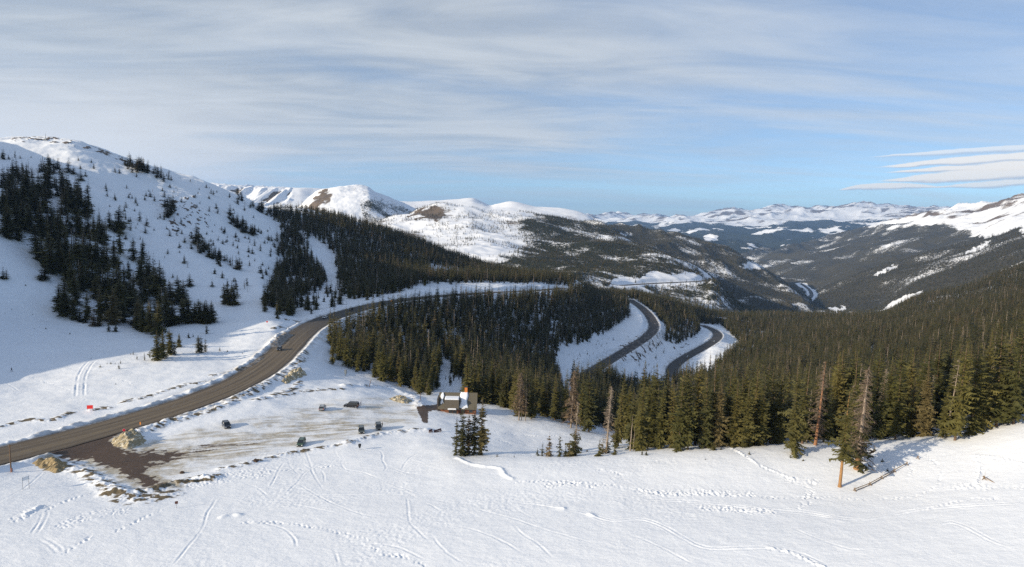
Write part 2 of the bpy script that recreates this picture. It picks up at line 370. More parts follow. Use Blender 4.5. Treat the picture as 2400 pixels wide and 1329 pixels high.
# ------------------------------------------------------------------ tracks pressed into the open snow
def carve(px, kind='ski', w=.32, dep=.16, gauge=0.0):
    L = np.array([G.at(u, v) for u, v in px]); 
    ln = np.linalg.norm(np.diff(L[:, :2], axis=0), axis=1).sum()
    L = smooth_line(L, int(np.clip(ln/1.6, 8, 140)))
    m = 5
    box = (X > L[:, 0].min()-m) & (X < L[:, 0].max()+m) & (Y > L[:, 1].min()-m) & (Y < L[:, 1].max()+m) & VIS
    x, y = X[box], Y[box]
    d, side, arc, _ = near_line(x, y, L)
    s = d*side
    if kind == 'ski':
        for g in ([-gauge/2, gauge/2] if gauge else [0]):
            q = np.abs(s-g+.12*perlin(x/3.1, y/3.1, 209))
            fade = np.clip(.62+.75*perlin(arc/9, arc*0+len(px), 211), .08, 1.15)*sstep(0, 4, arc)*sstep(0, 4, ln-arc)
            G.H[box] += fade*(-dep*np.exp(-(q/w)**2) + .5*dep*np.exp(-((q-2.1*w)/w)**2)*(1+.8*perlin(x/1.4, y/1.4, 213)))
    elif kind == 'foot':
        ph = 1.5*perlin(arc/.62, np.where(side > 0, .5, 7.5), 215) + .6*np.sin(arc*2*np.pi/1.15 + np.where(side > 0, 0, np.pi))
        n = perlin(x/.9, y/.9, 200)
        G.H[box] += np.exp(-((d-.18)/.36)**2)*np.clip(.55+.8*perlin(arc/6, arc*0+3.3, 217), .1, 1.1)*(-dep*np.clip(ph+.6*n, 0, 1.6) + dep*.45*np.clip(-ph, 0, 1))
    elif kind == 'trample':
        n = fbm(x/.7, y/.55, 2, 203)
        e = np.exp(-(d/w)**4)*sstep(-.5, .3, fbm(x/4, y/3, 2, 205)+.3)
        G.H[box] += e*dep*n
    elif kind == 'ridge':
        n = fbm(x/3, y/3, 3, 207)
        G.H[box] += dep*np.exp(-(d/w)**2)*(1+.6*n)

SKI = [
 [(404, 1329), (440, 1282), (470, 1245), (479, 1225), (485, 1202), (500, 1182), (507, 1165)],
 [(669, 1165), (675, 1152), (700, 1127), (715, 1107), (735, 1097), (750, 1102), (760, 1115), (760, 1135)],
 [(675, 1075), (680, 1092), (700, 1112)],
 [(714, 1050), (725, 1082), (735, 1112), (747, 1132), (762, 1152)],
 [(710, 1075), (712, 1087), (727, 1100)],
 [(668, 1082), (655, 1097), (645, 1120), (630, 1147)],
 [(800, 1082), (805, 1097), (817, 1102), (850, 1107), (900, 1127), (985, 1160)],
 [(670, 1162), (780, 1160), (900, 1161), (1010, 1161)],
 [(565, 1130), (600, 1142), (630, 1165)],
 [(952, 1162), (956, 1187), (960, 1222), (977, 1242), (1010, 1272)],
 [(1012, 1252), (1025, 1272), (1050, 1297), (1095, 1325)],
 [(800, 1280), (850, 1276), (900, 1277), (937, 1284), (975, 1302), (1005, 1317)],
 [(782, 1287), (797, 1327)], [(977, 1180), (1005, 1182), (1030, 1195), (1050, 1199)],
 [(1200, 1185), (1235, 1208), (1275, 1225)], [(1200, 1227), (1225, 1252), (1262, 1275), (1300, 1312)],
 [(1475, 1252), (1537, 1277), (1600, 1310), (1640, 1328)],
 [(1843, 1232), (1942, 1272), (2000, 1288), (2045, 1287)],
 [(0, 1175), (55, 1145), (104, 1104)], [(0, 885), (47, 917), (85, 912)],
 [(870, 1060), (880, 1050), (895, 1062), (900, 1085), (940, 1105), (1000, 1115)], [(940, 1105), (950, 1085), (975, 1065), (1050, 1045)],
 [(785, 1055), (790, 1068), (800, 1078)], [(860, 1075), (895, 1080), (905, 1095), (898, 1108)],
 [(700, 1135), (760, 1170), (830, 1200), (900, 1215)], [(840, 1190), (845, 1205), (870, 1220)], [(620, 1175), (700, 1185), (800, 1205)],
 [(600, 1222), (660, 1238), (690, 1262), (695, 1290)], [(1060, 1230), (1120, 1245), (1180, 1270), (1230, 1300)], [(1100, 1190), (1200, 1215), (1290, 1245), (1400, 1275)],
]
for q in SKI: carve(q, 'ski', .20, .075)
for q in ([(104, 1195), (102, 1216), (78, 1255)], [(90, 1258), (129, 1280), (145, 1299)], [(1200, 1177), (1250, 1180), (1310, 1190), (1375, 1205), (1437, 1221), (1500, 1217), (1550, 1232), (1600, 1260), (1637, 1280), (1687, 1287), (1750, 1284), (1800, 1285), (1870, 1297), (1945, 1329)],
          [(2190, 1232), (2228, 1224), (2262, 1235), (2327, 1269), (2400, 1292)], [(1800, 1190), (1900, 1201), (2017, 1218), (2156, 1195), (2285, 1184), (2400, 1180)], [(1500, 1170), (1650, 1178), (1800, 1196), (1900, 1206), (2017, 1222)]):
    carve(q, 'ski', .20, .10, 1.0)
carve([(187, 930), (190, 890), (200, 865), (225, 840), (275, 820), (337, 800)], 'ski', .32, .17, 2.6)
FOOT = [
 [(1200, 1131), (1287, 1127), (1360, 1132), (1425, 1136), (1475, 1145), (1525, 1153)], [(1740, 1158), (1800, 1166), (1960, 1166), (2020, 1172), (2140, 1163), (2190, 1142)],
 [(2190, 1140), (2215, 1136), (2245, 1146)], [(2300, 1145), (2350, 1142), (2400, 1144)], [(107, 1197), (137, 1181), (178, 1166), (214, 1156)], [(263, 1250), (329, 1217), (384, 1192)], [(145, 1299), (210, 1260)],
 [(15, 845), (62, 877), (100, 895), (150, 910), (200, 937)], [(870, 1280), (900, 1298), (950, 1305), (990, 1325)], [(1390, 1104), (1407, 1100), (1440, 1107), (1464, 1119)], [(2135, 1060), (2160, 1065), (2185, 1080), (2205, 1105), (2206, 1125)],
 [(2125, 1075), (2140, 1090), (2130, 1125)], [(1885, 1130), (1893, 1150), (1880, 1178), (1873, 1196)], [(1900, 1125), (1904, 1150), (1892, 1185)], [(1150, 1010), (1200, 1018), (1280, 1022), (1330, 1018)], [(1140, 1025), (1200, 1040)], [(265, 885), (290, 892), (315, 905), (330, 915)],
 [(620, 1105), (700, 1100), (790, 1090)], [(2160, 1195), (2260, 1172), (2330, 1168)], [(560, 1225), (650, 1225), (760, 1240), (860, 1265)],
]
for q in FOOT: carve(q, 'foot', .3, .15)
for q in ([(1500, 1152), (1560, 1156), (1640, 1154), (1700, 1157), (1755, 1160)], [(1290, 1138), (1330, 1132), (1385, 1138)], [(2255, 1140), (2285, 1138), (2300, 1142)], [(1855, 1124), (1880, 1128), (1902, 1128)], [(1650, 1190), (1720, 1194), (1800, 1200)]):
    carve(q, 'trample', 1.6, .27)
for q in ([(2279, 1068), (2327, 1071), (2400, 1088)], [(1800, 1283), (1857, 1296), (1931, 1329)], [(1712, 1050), (1737, 1062), (1775, 1087), (1800, 1098), (1857, 1121)], [(2282, 1070), (2296, 1087), (2297, 1104), (2289, 1132)]):
    carve(q, 'ridge', .35, .16); carve(q, 'foot', .3, .2); carve(q, 'trample', .7, .15)
for q in ([(1072, 1074), (1112, 1090), (1170, 1097), (1182, 1112), (1200, 1122)], [(520, 1212), (545, 1206), (560, 1207)], [(1310, 1190), (1320, 1192)], [(1383, 1206), (1392, 1209)], [(60, 1205), (80, 1195), (92, 1188)]):
    carve(q, 'ridge', .65, .32)
carve([(160, 1230), (185, 1215), (230, 1205), (280, 1200)], 'trample', 2.4, .13)
carve([(45, 1215), (70, 1200), (92, 1188)], 'trample', 2.0, .15)
carve([(470, 1130), (520, 1118), (570, 1112), (610, 1108)], 'trample', 4, .16)

# ------------------------------------------------------------------ materials
def new_mat(name):
    m = bpy.data.materials.new(name); m.use_nodes = True
    nt = m.node_tree; b = nt.nodes['Principled BSDF']
    b.inputs['Specular IOR Level'].default_value = .25
    return m, nt, b
def N(nt, t, **kw):
    n = nt.nodes.new(t)
    for k, v in kw.items(): setattr(n, k, v)
    return n
def attr(nt, name): return N(nt, 'ShaderNodeAttribute', attribute_name=name).outputs['Fac']
def math_(nt, op, a, b=None, c=None, clamp=False):
    n = N(nt, 'ShaderNodeMath', operation=op, use_clamp=clamp)
    for i, v in enumerate((a, b, c)):
        if v is None: continue
        if isinstance(v, (int, float)): n.inputs[i].default_value = v
        else: nt.links.new(v, n.inputs[i])
    return n.outputs[0]
def mix(nt, f, a, b):
    n = N(nt, 'ShaderNodeMix', data_type='RGBA')
    for s, v in ((n.inputs[0], f), (n.inputs[6], a), (n.inputs[7], b)):
        if isinstance(v, (int, float)): s.default_value = v
        elif isinstance(v, tuple): s.default_value = (*v, 1)
        else: nt.links.new(v, s)
    return n.outputs[2]
def noise(nt, vec, scale, detail=4, rough=.55, dist=0.0, out='Fac'):
    n = N(nt, 'ShaderNodeTexNoise'); n.inputs['Scale'].default_value = scale; n.inputs['Detail'].default_value = detail
    n.inputs['Roughness'].default_value = rough; n.inputs['Distortion'].default_value = dist
    if vec is not None: nt.links.new(vec, n.inputs['Vector'])
    return n.outputs[out]
def mapping(nt, vec, scale=(1, 1, 1), rot=(0, 0, 0), loc=(0, 0, 0)):
    n = N(nt, 'ShaderNodeMapping'); n.inputs['Scale'].default_value = scale; n.inputs['Rotation'].default_value = rot; n.inputs['Location'].default_value = loc
    nt.links.new(vec, n.inputs['Vector']); return n.outputs[0]
def ramp(nt, f, stops):
    n = N(nt, 'ShaderNodeValToRGB'); e = n.color_ramp.elements
    while len(e) < len(stops): e.new(.5)
    for k, (p, c) in zip(e, stops): k.position = p; k.color = (*c, 1)
    nt.links.new(f, n.inputs[0]); return n.outputs[0]
def bump(nt, h, strength, dist, bsdf):
    n = N(nt, 'ShaderNodeBump'); n.inputs['Strength'].default_value = strength; n.inputs['Distance'].default_value = dist
    nt.links.new(h, n.inputs['Height']); nt.links.new(n.outputs[0], bsdf.inputs['Normal'])

def plain(name, col, rough=.6, metal=0.0, vary=.25, scale=3.0, spec=.3):
    m, nt, b = new_mat(name)
    tc = N(nt, 'ShaderNodeTexCoord')
    n = noise(nt, tc.outputs['Object'], scale, 5)
    c = mix(nt, n, tuple(x*(1-vary) for x in col), tuple(min(1, x*(1+vary)) for x in col))
    nt.links.new(c, b.inputs['Base Color']); b.inputs['Roughness'].default_value = rough; b.inputs['Metallic'].default_value = metal
    b.inputs['Specular IOR Level'].default_value = spec
    return m

SNOW = (.84, .86, .89)
def ground_mat():
    m, nt, b = new_mat('snow_ground')
    geo = N(nt, 'ShaderNodeNewGeometry'); P = geo.outputs['Position']
    n1 = noise(nt, P, .035, 4); n2 = noise(nt, P, .9, 5); n3 = noise(nt, P, 3.5, 3)
    c = mix(nt, n1, (.80, .815, .835), (.87, .885, .905))
    sand = math_(nt, 'MULTIPLY', attr(nt, 'sand'), math_(nt, 'MULTIPLY_ADD', n2, 1.2, .25), clamp=True)
    c = mix(nt, sand, c, (.40, .345, .25))
    bd = math_(nt, 'MULTIPLY', attr(nt, 'bankdirt'), math_(nt, 'MULTIPLY_ADD', n2, 1.4, -.15, clamp=True), clamp=True)
    c = mix(nt, bd, c, (.33, .27, .19))
    st = math_(nt, 'SUBTRACT', math_(nt, 'MULTIPLY_ADD', n2, .9, attr(nt, 'stain')), .62)
    st = math_(nt, 'MULTIPLY', st, 3.0, clamp=True)
    c = mix(nt, st, c, mix(nt, n3, (.055, .043, .028), (.22, .17, .10)))
    sh = math_(nt, 'MULTIPLY', attr(nt, 'shoulder'), math_(nt, 'MULTIPLY_ADD', n2, .8, .45), clamp=True)
    c = mix(nt, sh, c, mix(nt, n3, (.05, .042, .035), (.16, .125, .09)))
    di = math_(nt, 'MULTIPLY', math_(nt, 'SUBTRACT', math_(nt, 'ADD', math_(nt, 'MULTIPLY_ADD', n2, .5, attr(nt, 'dirt')), math_(nt, 'MULTIPLY', n3, .35)), .68), 2.4, clamp=True)
    c = mix(nt, di, c, mix(nt, n2, (.055, .036, .025), (.115, .075, .05)))
    cr = math_(nt, 'MULTIPLY', math_(nt, 'SUBTRACT', math_(nt, 'MULTIPLY_ADD', n2, .6, attr(nt, 'crag')), .55), 4.0, clamp=True)
    c = mix(nt, cr, c, mix(nt, n3, (.07, .055, .045), (.17, .13, .10)))
    nt.links.new(c, b.inputs['Base Color'])
    b.inputs['Roughness'].default_value = .55
    b.inputs['Specular IOR Level'].default_value = .2
    h = math_(nt, 'MULTIPLY_ADD', noise(nt, mapping(nt, P, (1.0, 2.2, 1)), 1.4, 5, .62), 1.0, math_(nt, 'MULTIPLY', noise(nt, P, .25, 3), 1.5))
    bump(nt, h, .55, .16, b)
    return m
MG = ground_mat()
ground = grid_mesh('ground', G, MG, dict(sand=np.clip(sand, 0, 1), bankdirt=np.clip(BANKDIRT, 0, 1)*.7, stain=np.clip(stain, 0, 1.2), shoulder=SHOULDER, dirt=dirt, crag=np.clip(crag, 0, 1)))

# ---- road surfaces
def road_mat():
    m, nt, b = new_mat('sanded_asphalt')
    geo = N(nt, 'ShaderNodeNewGeometry'); P = geo.outputs['Position']
    ac = attr(nt, 'across'); al = attr(nt, 'along')
    cx = N(nt, 'ShaderNodeCombineXYZ'); nt.links.new(ac, cx.inputs[0]); nt.links.new(al, cx.inputs[1])
    st = noise(nt, mapping(nt, cx.outputs[0], (5.5, .012, 1)), 1, 4, .6, .3)
    n = noise(nt, P, .18, 4); n2 = noise(nt, P, 1.5, 4)
    c = ramp(nt, st, [(.28, (.060, .050, .041)), (.45, (.125, .096, .066)), (.60, (.20, .155, .103)), (.75, (.105, .085, .064))])
    c = mix(nt, math_(nt, 'MULTIPLY', n, .35), c, (.095, .078, .06))
    e = math_(nt, 'MULTIPLY', math_(nt, 'SUBTRACT', math_(nt, 'ABSOLUTE', ac), .78), 5, clamp=True)
    c = mix(nt, math_(nt, 'MULTIPLY', e, math_(nt, 'MULTIPLY_ADD', n2, .8, .3), clamp=True), c, (.045, .038, .034))
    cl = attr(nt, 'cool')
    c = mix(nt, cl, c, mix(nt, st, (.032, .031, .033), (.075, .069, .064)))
    # worn yellow centre line and white lane line
    def stripe(pos, w): return math_(nt, 'LESS_THAN', math_(nt, 'ABSOLUTE', math_(nt, 'SUBTRACT', ac, pos)), w)
    wear = math_(nt, 'MULTIPLY', math_(nt, 'SUBTRACT', noise(nt, P, .5, 4), .45), 3.0, clamp=True)
    c = mix(nt, math_(nt, 'MULTIPLY', stripe(-.22, .014), math_(nt, 'MULTIPLY', wear, .5)), c, (.45, .33, .08))
    c = mix(nt, math_(nt, 'MULTIPLY', stripe(.25, .012), math_(nt, 'MULTIPLY', wear, .4)), c, (.5, .5, .48))
    nt.links.new(c, b.inputs['Base Color']); b.inputs['Roughness'].default_value = .75
    bump(nt, n2, .2, .05, b)
    return m
MR = road_mat()
def strip(name, L, hw, mat, cool, nac=12, lift=0.0, crown=.12):
    t = np.gradient(L[:, :2], axis=0); t /= np.linalg.norm(t, axis=1)[:, None]
    nrm = np.stack([-t[:, 1], t[:, 0]], -1)
    a = np.linspace(-1, 1, nac)
    V_ = []; AC = []; AL = []; arc = np.r_[0, np.cumsum(np.linalg.norm(np.diff(L[:, :2], axis=0), axis=1))]
    for i in range(len(L)):
        for k in a:
            w = hw + (.25*math.sin(arc[i]*.21)+.2*math.sin(arc[i]*.53+2))*(abs(k) == 1)
            V_.append((L[i, 0]+nrm[i, 0]*k*w, L[i, 1]+nrm[i, 1]*k*w, L[i, 2]+lift+crown*(1-k*k))); AC.append(k); AL.append(arc[i])
    Fc = [(i*nac+j, i*nac+j+1, (i+1)*nac+j+1, (i+1)*nac+j) for i in range(len(L)-1) for j in range(nac-1)]
    me = bpy.data.meshes.new(name); me.from_pydata(V_, [], Fc); me.update()
    for nm, vals in (('across', AC), ('along', AL), ('cool', cool*np.ones(len(AC)) if np.isscalar(cool) else np.repeat(cool, nac))):
        at = me.attributes.new(nm, 'FLOAT', 'POINT'); at.data.foreach_set('value', np.asarray(vals, np.float32))
    me.polygons.foreach_set('use_smooth', np.ones(len(Fc), bool))
    me.materials.append(mat)
    o = bpy.data.objects.new(name, me); COL.objects.link(o); o['kind'] = 'structure'
    return o
for nm, R in ROADS.items():
    L = R['L']
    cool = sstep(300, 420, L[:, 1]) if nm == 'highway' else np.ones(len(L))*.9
    R['obj'] = strip(nm, L, R['hw'], MR, cool)

# ------------------------------------------------------------------ hills and mountains beyond
def hill_mat(name, wood_a=(.018, .022, .012), wood_b=(.042, .042, .024), rock=(.16, .12, .085)):
    m, nt, b = new_mat(name)
    geo = N(nt, 'ShaderNodeNewGeometry'); P = geo.outputs['Position']
    fine = noise(nt, P, .09, 4, .7); mid = noise(nt, P, .012, 5, .6)
    n4 = noise(nt, P, .03, 3)
    c = mix(nt, n4, (.80, .81, .83), (.88, .89, .91))
    rk = math_(nt, 'MULTIPLY', math_(nt, 'SUBTRACT', math_(nt, 'ADD', attr(nt, 'rock'), math_(nt, 'MULTIPLY_ADD', fine, .7, math_(nt, 'MULTIPLY', mid, .5))), 1.1), 5, clamp=True)
    c = mix(nt, rk, c, mix(nt, mid, tuple(.6*x for x in rock), tuple(1.25*x for x in rock)))
    wd = math_(nt, 'MULTIPLY', math_(nt, 'SUBTRACT', math_(nt, 'ADD', attr(nt, 'wood'), math_(nt, 'MULTIPLY_ADD', fine, 1.0, math_(nt, 'MULTIPLY', mid, .5))), 1.25), 5, clamp=True)
    c = mix(nt, wd, c, mix(nt, fine, wood_a, wood_b))
    nt.links.new(c, b.inputs['Base Color']); b.inputs['Roughness'].default_value = .8; b.inputs['Specular IOR Level'].default_value = .1
    bump(nt, math_(nt, 'MULTIPLY', fine, wd), .8, 6.0, b)
    return m
MH = hill_mat('snow_and_woods')
MV = hill_mat('brown_woods_and_snow', (.030, .030, .020), (.085, .074, .050))
MF = hill_mat('far_snow_and_woods', (.020, .026, .020), (.040, .044, .032), (.19, .16, .14))

# spur with the far switchback
S2rows = [
 [(700, 760, 900), (850, 720, 950), (1200, 720, 950), (1400, 720, 980), (1500, 730, 1000), (1600, 735, 1020), (1700, 750, 1150), (1800, 770, 1250), (1960, 800, 1300)],
 [(700, 660, 1200), (850, 640, 1200), (1200, 660, 1200), (1345, 652, 1150), (1400, 660, 1180), (1450, 668, 1200), (1550, 664, 1350), (1640, 661, 1480), (1670, 657, 1550), (1700, 690, 1500), (1750, 725, 1500), (1960, 760, 1600)],
 [(700, 560, 1500), (850, 560, 1500), (1000, 590, 1500), (1200, 610, 1450), (1400, 635, 1400), (1450, 640, 1400), (1550, 636, 1500), (1640, 645, 1580), (1700, 688, 1650), (1750, 725, 1700), (1960, 775, 1800)],
 [(700, 545, 1900), (850, 540, 1900), (950, 545, 1900), (1100, 540, 1900), (1200, 555, 1900), (1300, 570, 1900), (1400, 580, 1850), (1500, 595, 1800), (1600, 624, 1750), (1650, 648, 1750), (1700, 692, 1800), (1750, 732, 1900), (1960, 800, 2000)],
 [(700, 540, 2100), (850, 530, 2100), (930, 512, 2200), (1000, 487, 2350), (1050, 480, 2400), (1100, 484, 2400), (1150, 492, 2400), (1250, 506, 2400), (1300, 513, 2400), (1390, 531, 2350), (1450, 551, 2250), (1500, 573, 2150), (1560, 604, 2050), (1640, 648, 1950), (1700, 697, 1950), (1750, 742, 2050), (1960, 810, 2200)]]
S2rows.append(behind(S2rows[-1], 1.25, 55)); S2rows.append(behind(S2rows[-2], 1.7, 150))
S2 = Sheet(S2rows, np.linspace(-.36, .56, 560), np.exp(np.linspace(math.log(900*K), math.log(3000*K), 420)))
S2.H = blur(S2.H, 5)
S2.H += (fbm(S2.X/420, S2.Y/420, 5, 300)*16 + ridged(S2.X/500, S2.Y/300, 4, 301)*10 - 8)
FAR_ROAD = [(1338, 647), (1360, 650), (1385, 652), (1408, 657), (1425, 664), (1440, 670), (1470, 668), (1520, 665), (1580, 662), (1630, 660), (1655, 657.5), (1664, 655), (1659, 651.5)]
L = np.array([S2.at(u, v) for u, v in FAR_ROAD]); L = smooth_line(L, 90)
for _ in range(12): L[1:-1] = (L[:-2]+2*L[1:-1]+L[2:])/4
box = (S2.X > L[:, 0].min()-60) & (S2.X < L[:, 0].max()+60) & (S2.Y > L[:, 1].min()-60) & (S2.Y < L[:, 1].max()+60)
d, side, arc, zz = near_line(S2.X[box], S2.Y[box], L)
f = 1-sstep(10, 28, d); S2.H[box] = S2.H[box]*(1-f)+(zz-.6)*f
strip('far_switchback_road', L, 7.0, MR, .55, lift=.5)
u2, v2 = pix(S2.X, S2.Y, S2.H)
nA = fbm(S2.X/260, S2.Y/260, 4, 302); nB = fbm(S2.X/70, S2.Y/70, 3, 303)
_sdn = [0]
def sdp(u, v, poly):
    _sdn[0] += 1
    return poly_sd(u, v, poly) + 5.0*fbm(u/9, v/6, 3, 900+_sdn[0])
bare2 = np.minimum(1, sstep(-25, 25, sdp(u2, v2, [(850, 500), (1000, 470), (1300, 500), (1300, 545), (1400, 585), (1390, 610), (1300, 590), (1200, 600), (1000, 600), (850, 590)])))
cut2 = sstep(-5, 5, sdp(u2, v2, [(1430, 672), (1440, 650), (1500, 652), (1530, 636), (1570, 645), (1610, 640), (1660, 646), (1672, 656), (1660, 662), (1560, 667), (1480, 672)]))
low2 = sstep(-6, 8, sdp(u2, v2, [(1480, 676), (1600, 668), (1680, 670), (1720, 720), (1690, 735), (1620, 720), (1540, 700)]))
dense2 = sstep(-55, 38, 14*fbm(S2.X/120, S2.Y/120, 3, 305) + sdp(u2, v2, [(1150, 640), (1230, 590), (1290, 560), (1225, 535), (1235, 506), (1320, 512), (1390, 530), (1450, 550), (1500, 572), (1560, 603), (1640, 648), (1700, 700), (1640, 642), (1580, 640), (1530, 634), (1480, 652), (1430, 652), (1340, 655), (1200, 650)]))
wood2 = np.clip(.50 + .42*nA + .30*nB - .66*bare2*(1-dense2) + .56*dense2 - 1.1*cut2*(1-.5*dense2) - .05*low2 + .4*sstep(1690, 1720, u2) + .12*bare2, 0, 1)
rock2 = np.clip(sstep(-6, 6, sdp(u2, v2, [(955, 508), (985, 490), (1030, 486), (1040, 505), (1005, 522), (985, 512)]))*(.62+.6*nB) + .25*cut2 + .62*bare2*sstep(.05, .55, nA + .3*nB), 0, 1)
grid_mesh('hill_spur', S2, MH, dict(wood=np.clip(wood2*.8, 0, 1), rock=rock2))

# the white ridges behind
S3rows = [
 [(250, 600, 2300), (700, 600, 2300), (1100, 600, 2400), (1400, 640, 2500), (1560, 680, 2600)],
 [(250, 500, 2900), (700, 500, 2900), (900, 520, 2900), (1100, 510, 3100), (1400, 545, 3200), (1560, 610, 3200)],
 [(250, 470, 3300), (500, 465, 3250), (620, 475, 3250), (740, 480, 3350), (930, 490, 3600), (1100, 490, 3700), (1250, 500, 3700), (1400, 530, 3600), (1560, 590, 3600)],
 [(250, 424, 3500), (450, 428, 3500), (500, 431, 3520), (600, 436.5, 3600), (700, 441, 3600), (740, 442, 3700), (850, 462, 4000), (930, 472, 4300), (1000, 470.5, 4500), (1070, 468.5, 4500), (1105, 466, 4500), (1130, 474, 4550), (1150, 482, 4500), (1165, 478, 4400), (1200, 472, 4250), (1260, 486, 4200), (1320, 490.5, 4100), (1350, 495, 4050), (1375, 502, 4000), (1400, 519, 3900), (1430, 538, 3900), (1560, 600, 4000)]]
S3rows.append(behind(S3rows[-1], 1.2, 25)); S3rows.append(behind(S3rows[-2], 1.6, 90))
S3 = Sheet(S3rows, np.linspace(-.68, .3, 620), np.exp(np.linspace(math.log(2400*K), math.log(6000*K), 360)))
u3, v3 = pix(S3.X, S3.Y, S3.H)
gul = ridged(S3.X/95, S3.Y/900, 3, 310)
cliff = sstep(-8, 8, sdp(u3, v3, [(500, 436), (600, 440), (680, 446), (680, 470), (620, 480), (560, 478), (510, 462)]))
S3.H += (gul-.8)*cliff*22 + fbm(S3.X/500, S3.Y/500, 5, 311)*9
nA = fbm(S3.X/160, S3.Y/160, 4, 312)
rock3 = np.clip(cliff*sstep(.15, .75, .9-gul+.4*nA)*.95 + .33*sstep(-5, 5, sdp(u3, v3, [(1280, 490), (1340, 494), (1400, 520), (1410, 540), (1370, 530), (1300, 505)])) + .25*sstep(0, .6, nA), 0, 1)
wood3 = np.clip(1.1*sstep(-6, 10, sdp(u3, v3, [(930, 482), (1060, 492), (1160, 495), (1300, 508), (1400, 540), (1400, 640), (900, 640)])) + .3*nA - .2, 0, 1)
grid_mesh('white_ridge_hill', S3, MH, dict(wood=wood3, rock=rock3))

S4rows = [
 [(600, 620, 2000), (1100, 620, 2000)],
 [(600, 530, 2400), (700, 520, 2400), (760, 500, 2400), (850, 510, 2400), (950, 520, 2500), (1000, 535, 2500), (1100, 600, 2500)],
 [(600, 510, 2600), (700, 488, 2600), (740, 466, 2600), (800, 456, 2600), (860, 460, 2600), (900, 480, 2650), (960, 505, 2700), (1000, 525, 2700), (1100, 590, 2700)],
 [(600, 520, 2800), (700, 487, 2800), (725, 462, 2800), (745, 446, 2800), (765, 439, 2800), (800, 435, 2800), (845, 434.5, 2800), (862, 439, 2800), (875, 449, 2800), (900, 458, 2850), (940, 474, 2900), (1000, 503, 2950), (1050, 530, 3000), (1100, 590, 3000)]]
S4rows.append(behind(S4rows[-1], 1.12, 30)); S4rows.append(behind(S4rows[-2], 1.4, 130))
S4 = Sheet(S4rows, np.linspace(-.42, -.06, 360), np.exp(np.linspace(math.log(2000*K), math.log(3900*K), 300)))
S4.H = blur(S4.H, 2)
u4, v4 = pix(S4.X, S4.Y, S4.H)
S4.H += fbm(S4.X/160, S4.Y/160, 5, 320)*9
nA = fbm(S4.X/130, S4.Y/130, 4, 321)
rock4 = np.clip((.80+.55*nA)*sstep(-6, 8, sdp(u4, v4, [(712, 490), (735, 462), (760, 442), (792, 442), (780, 465), (765, 500), (735, 505)])) + .5*sstep(-4, 6, sdp(u4, v4, [(850, 440), (866, 445), (872, 462), (850, 455)])) + .2*nA, 0, 1)
wood4 = np.clip(.55*sstep(-6, 10, sdp(u4, v4, [(830, 470), (880, 460), (950, 480), (1050, 530), (900, 540), (850, 510)])) + .25*nA, 0, 1)
grid_mesh('domed_hill', S4, MH, dict(wood=wood4, rock=rock4))

# the brown wooded ridge
S6rows = [
 [(1200, 640, 1900), (1400, 640, 1900), (1600, 720, 1900), (1700, 760, 1900), (1850, 770, 2000), (2050, 800, 2100)],
 [(1200, 590, 2500), (1400, 580, 2500), (1500, 600, 2500), (1600, 630, 2450), (1700, 670, 2400), (1800, 700, 2300), (1880, 722, 2300), (1950, 745, 2300), (2050, 780, 2400)],
 [(1200, 530, 3000), (1300, 525, 3100), (1400, 521.5, 3250), (1450, 531, 3300), (1500, 537, 3350), (1530, 541, 3400), (1600, 556, 3400), (1640, 569, 3400), (1700, 587, 3300), (1740, 604, 3200), (1790, 632, 3100), (1830, 658, 3000), (1870, 690, 2900), (1900, 712, 2800), (1950, 745, 2700), (2050, 790, 2700)]]
S6rows.append(behind(S6rows[-1], 1.2, 30)); S6rows.append(behind(S6rows[-2], 1.6, 120))
S6 = Sheet(S6rows, np.linspace(0, .62, 420), np.exp(np.linspace(math.log(1900*K), math.log(4600*K), 300)))
S6.H = blur(S6.H, 3)
S6.H += ridged(S6.X/420, S6.Y/700, 4, 330)*34 - 26
u6, v6 = pix(S6.X, S6.Y, S6.H)
nA = fbm(S6.X/300, S6.Y/200, 4, 331)
open6 = sstep(-4, 5, sdp(u6, v6, [(1735, 625), (1755, 610), (1775, 612), (1795, 630), (1770, 632), (1745, 630)])) + sstep(-4, 4, sdp(u6, v6, [(1455, 545), (1480, 548), (1475, 556), (1455, 552)])) + sstep(-4, 4, sdp(u6, v6, [(1825, 672), (1845, 672), (1855, 684), (1838, 682)]))
wood6 = np.clip(.82 + .33*nA - .6*open6*(.6+nA), 0, 1)
grid_mesh('wooded_ridge_hill', S6, MV, dict(wood=wood6, rock=.15+0*wood6))

# the right-hand valley side
S7rows = [
 [(1500, 790, 1500), (1800, 800, 1500), (2100, 780, 1500), (2400, 700, 1450), (2900, 560, 1400)],
 [(1500, 745, 2400), (1800, 738, 2350), (1960, 733, 2300), (2060, 731, 2200), (2150, 692, 2000), (2250, 674, 1900), (2400, 614, 1800), (2900, 480, 1700)],
 [(1500, 705, 3300), (1800, 690, 3200), (1900, 688, 3200), (2000, 662, 3000), (2100, 632, 2900), (2250, 592, 2800), (2400, 545, 2600), (2900, 420, 2500)],
 [(1500, 660, 5000), (1700, 650, 5000), (1800, 640, 4800), (1900, 624, 4800), (2000, 602, 4600), (2100, 578, 4400), (2200, 555, 4300), (2300, 530, 4200), (2400, 500, 4000), (2900, 395, 4000)],
 [(1500, 640, 7200), (1700, 605, 7200), (1800, 588, 7200), (1900, 570, 7300), (2000, 545, 7300), (2060, 530, 7200), (2130, 512, 7000), (2200, 496, 6500), (2250, 488, 6300), (2300, 481, 6200), (2340, 474, 6000), (2400, 465, 5800), (2900, 390, 5500)]]
S7rows.append(behind(S7rows[-1], 1.15, 20)); S7rows.append(behind(S7rows[-2], 1.35, 70))
S7 = Sheet(S7rows, np.linspace(.22, 1.15, 620), np.exp(np.linspace(math.log(1500*K), math.log(8600*K), 480)))
S7.H = blur(S7.H, 3)
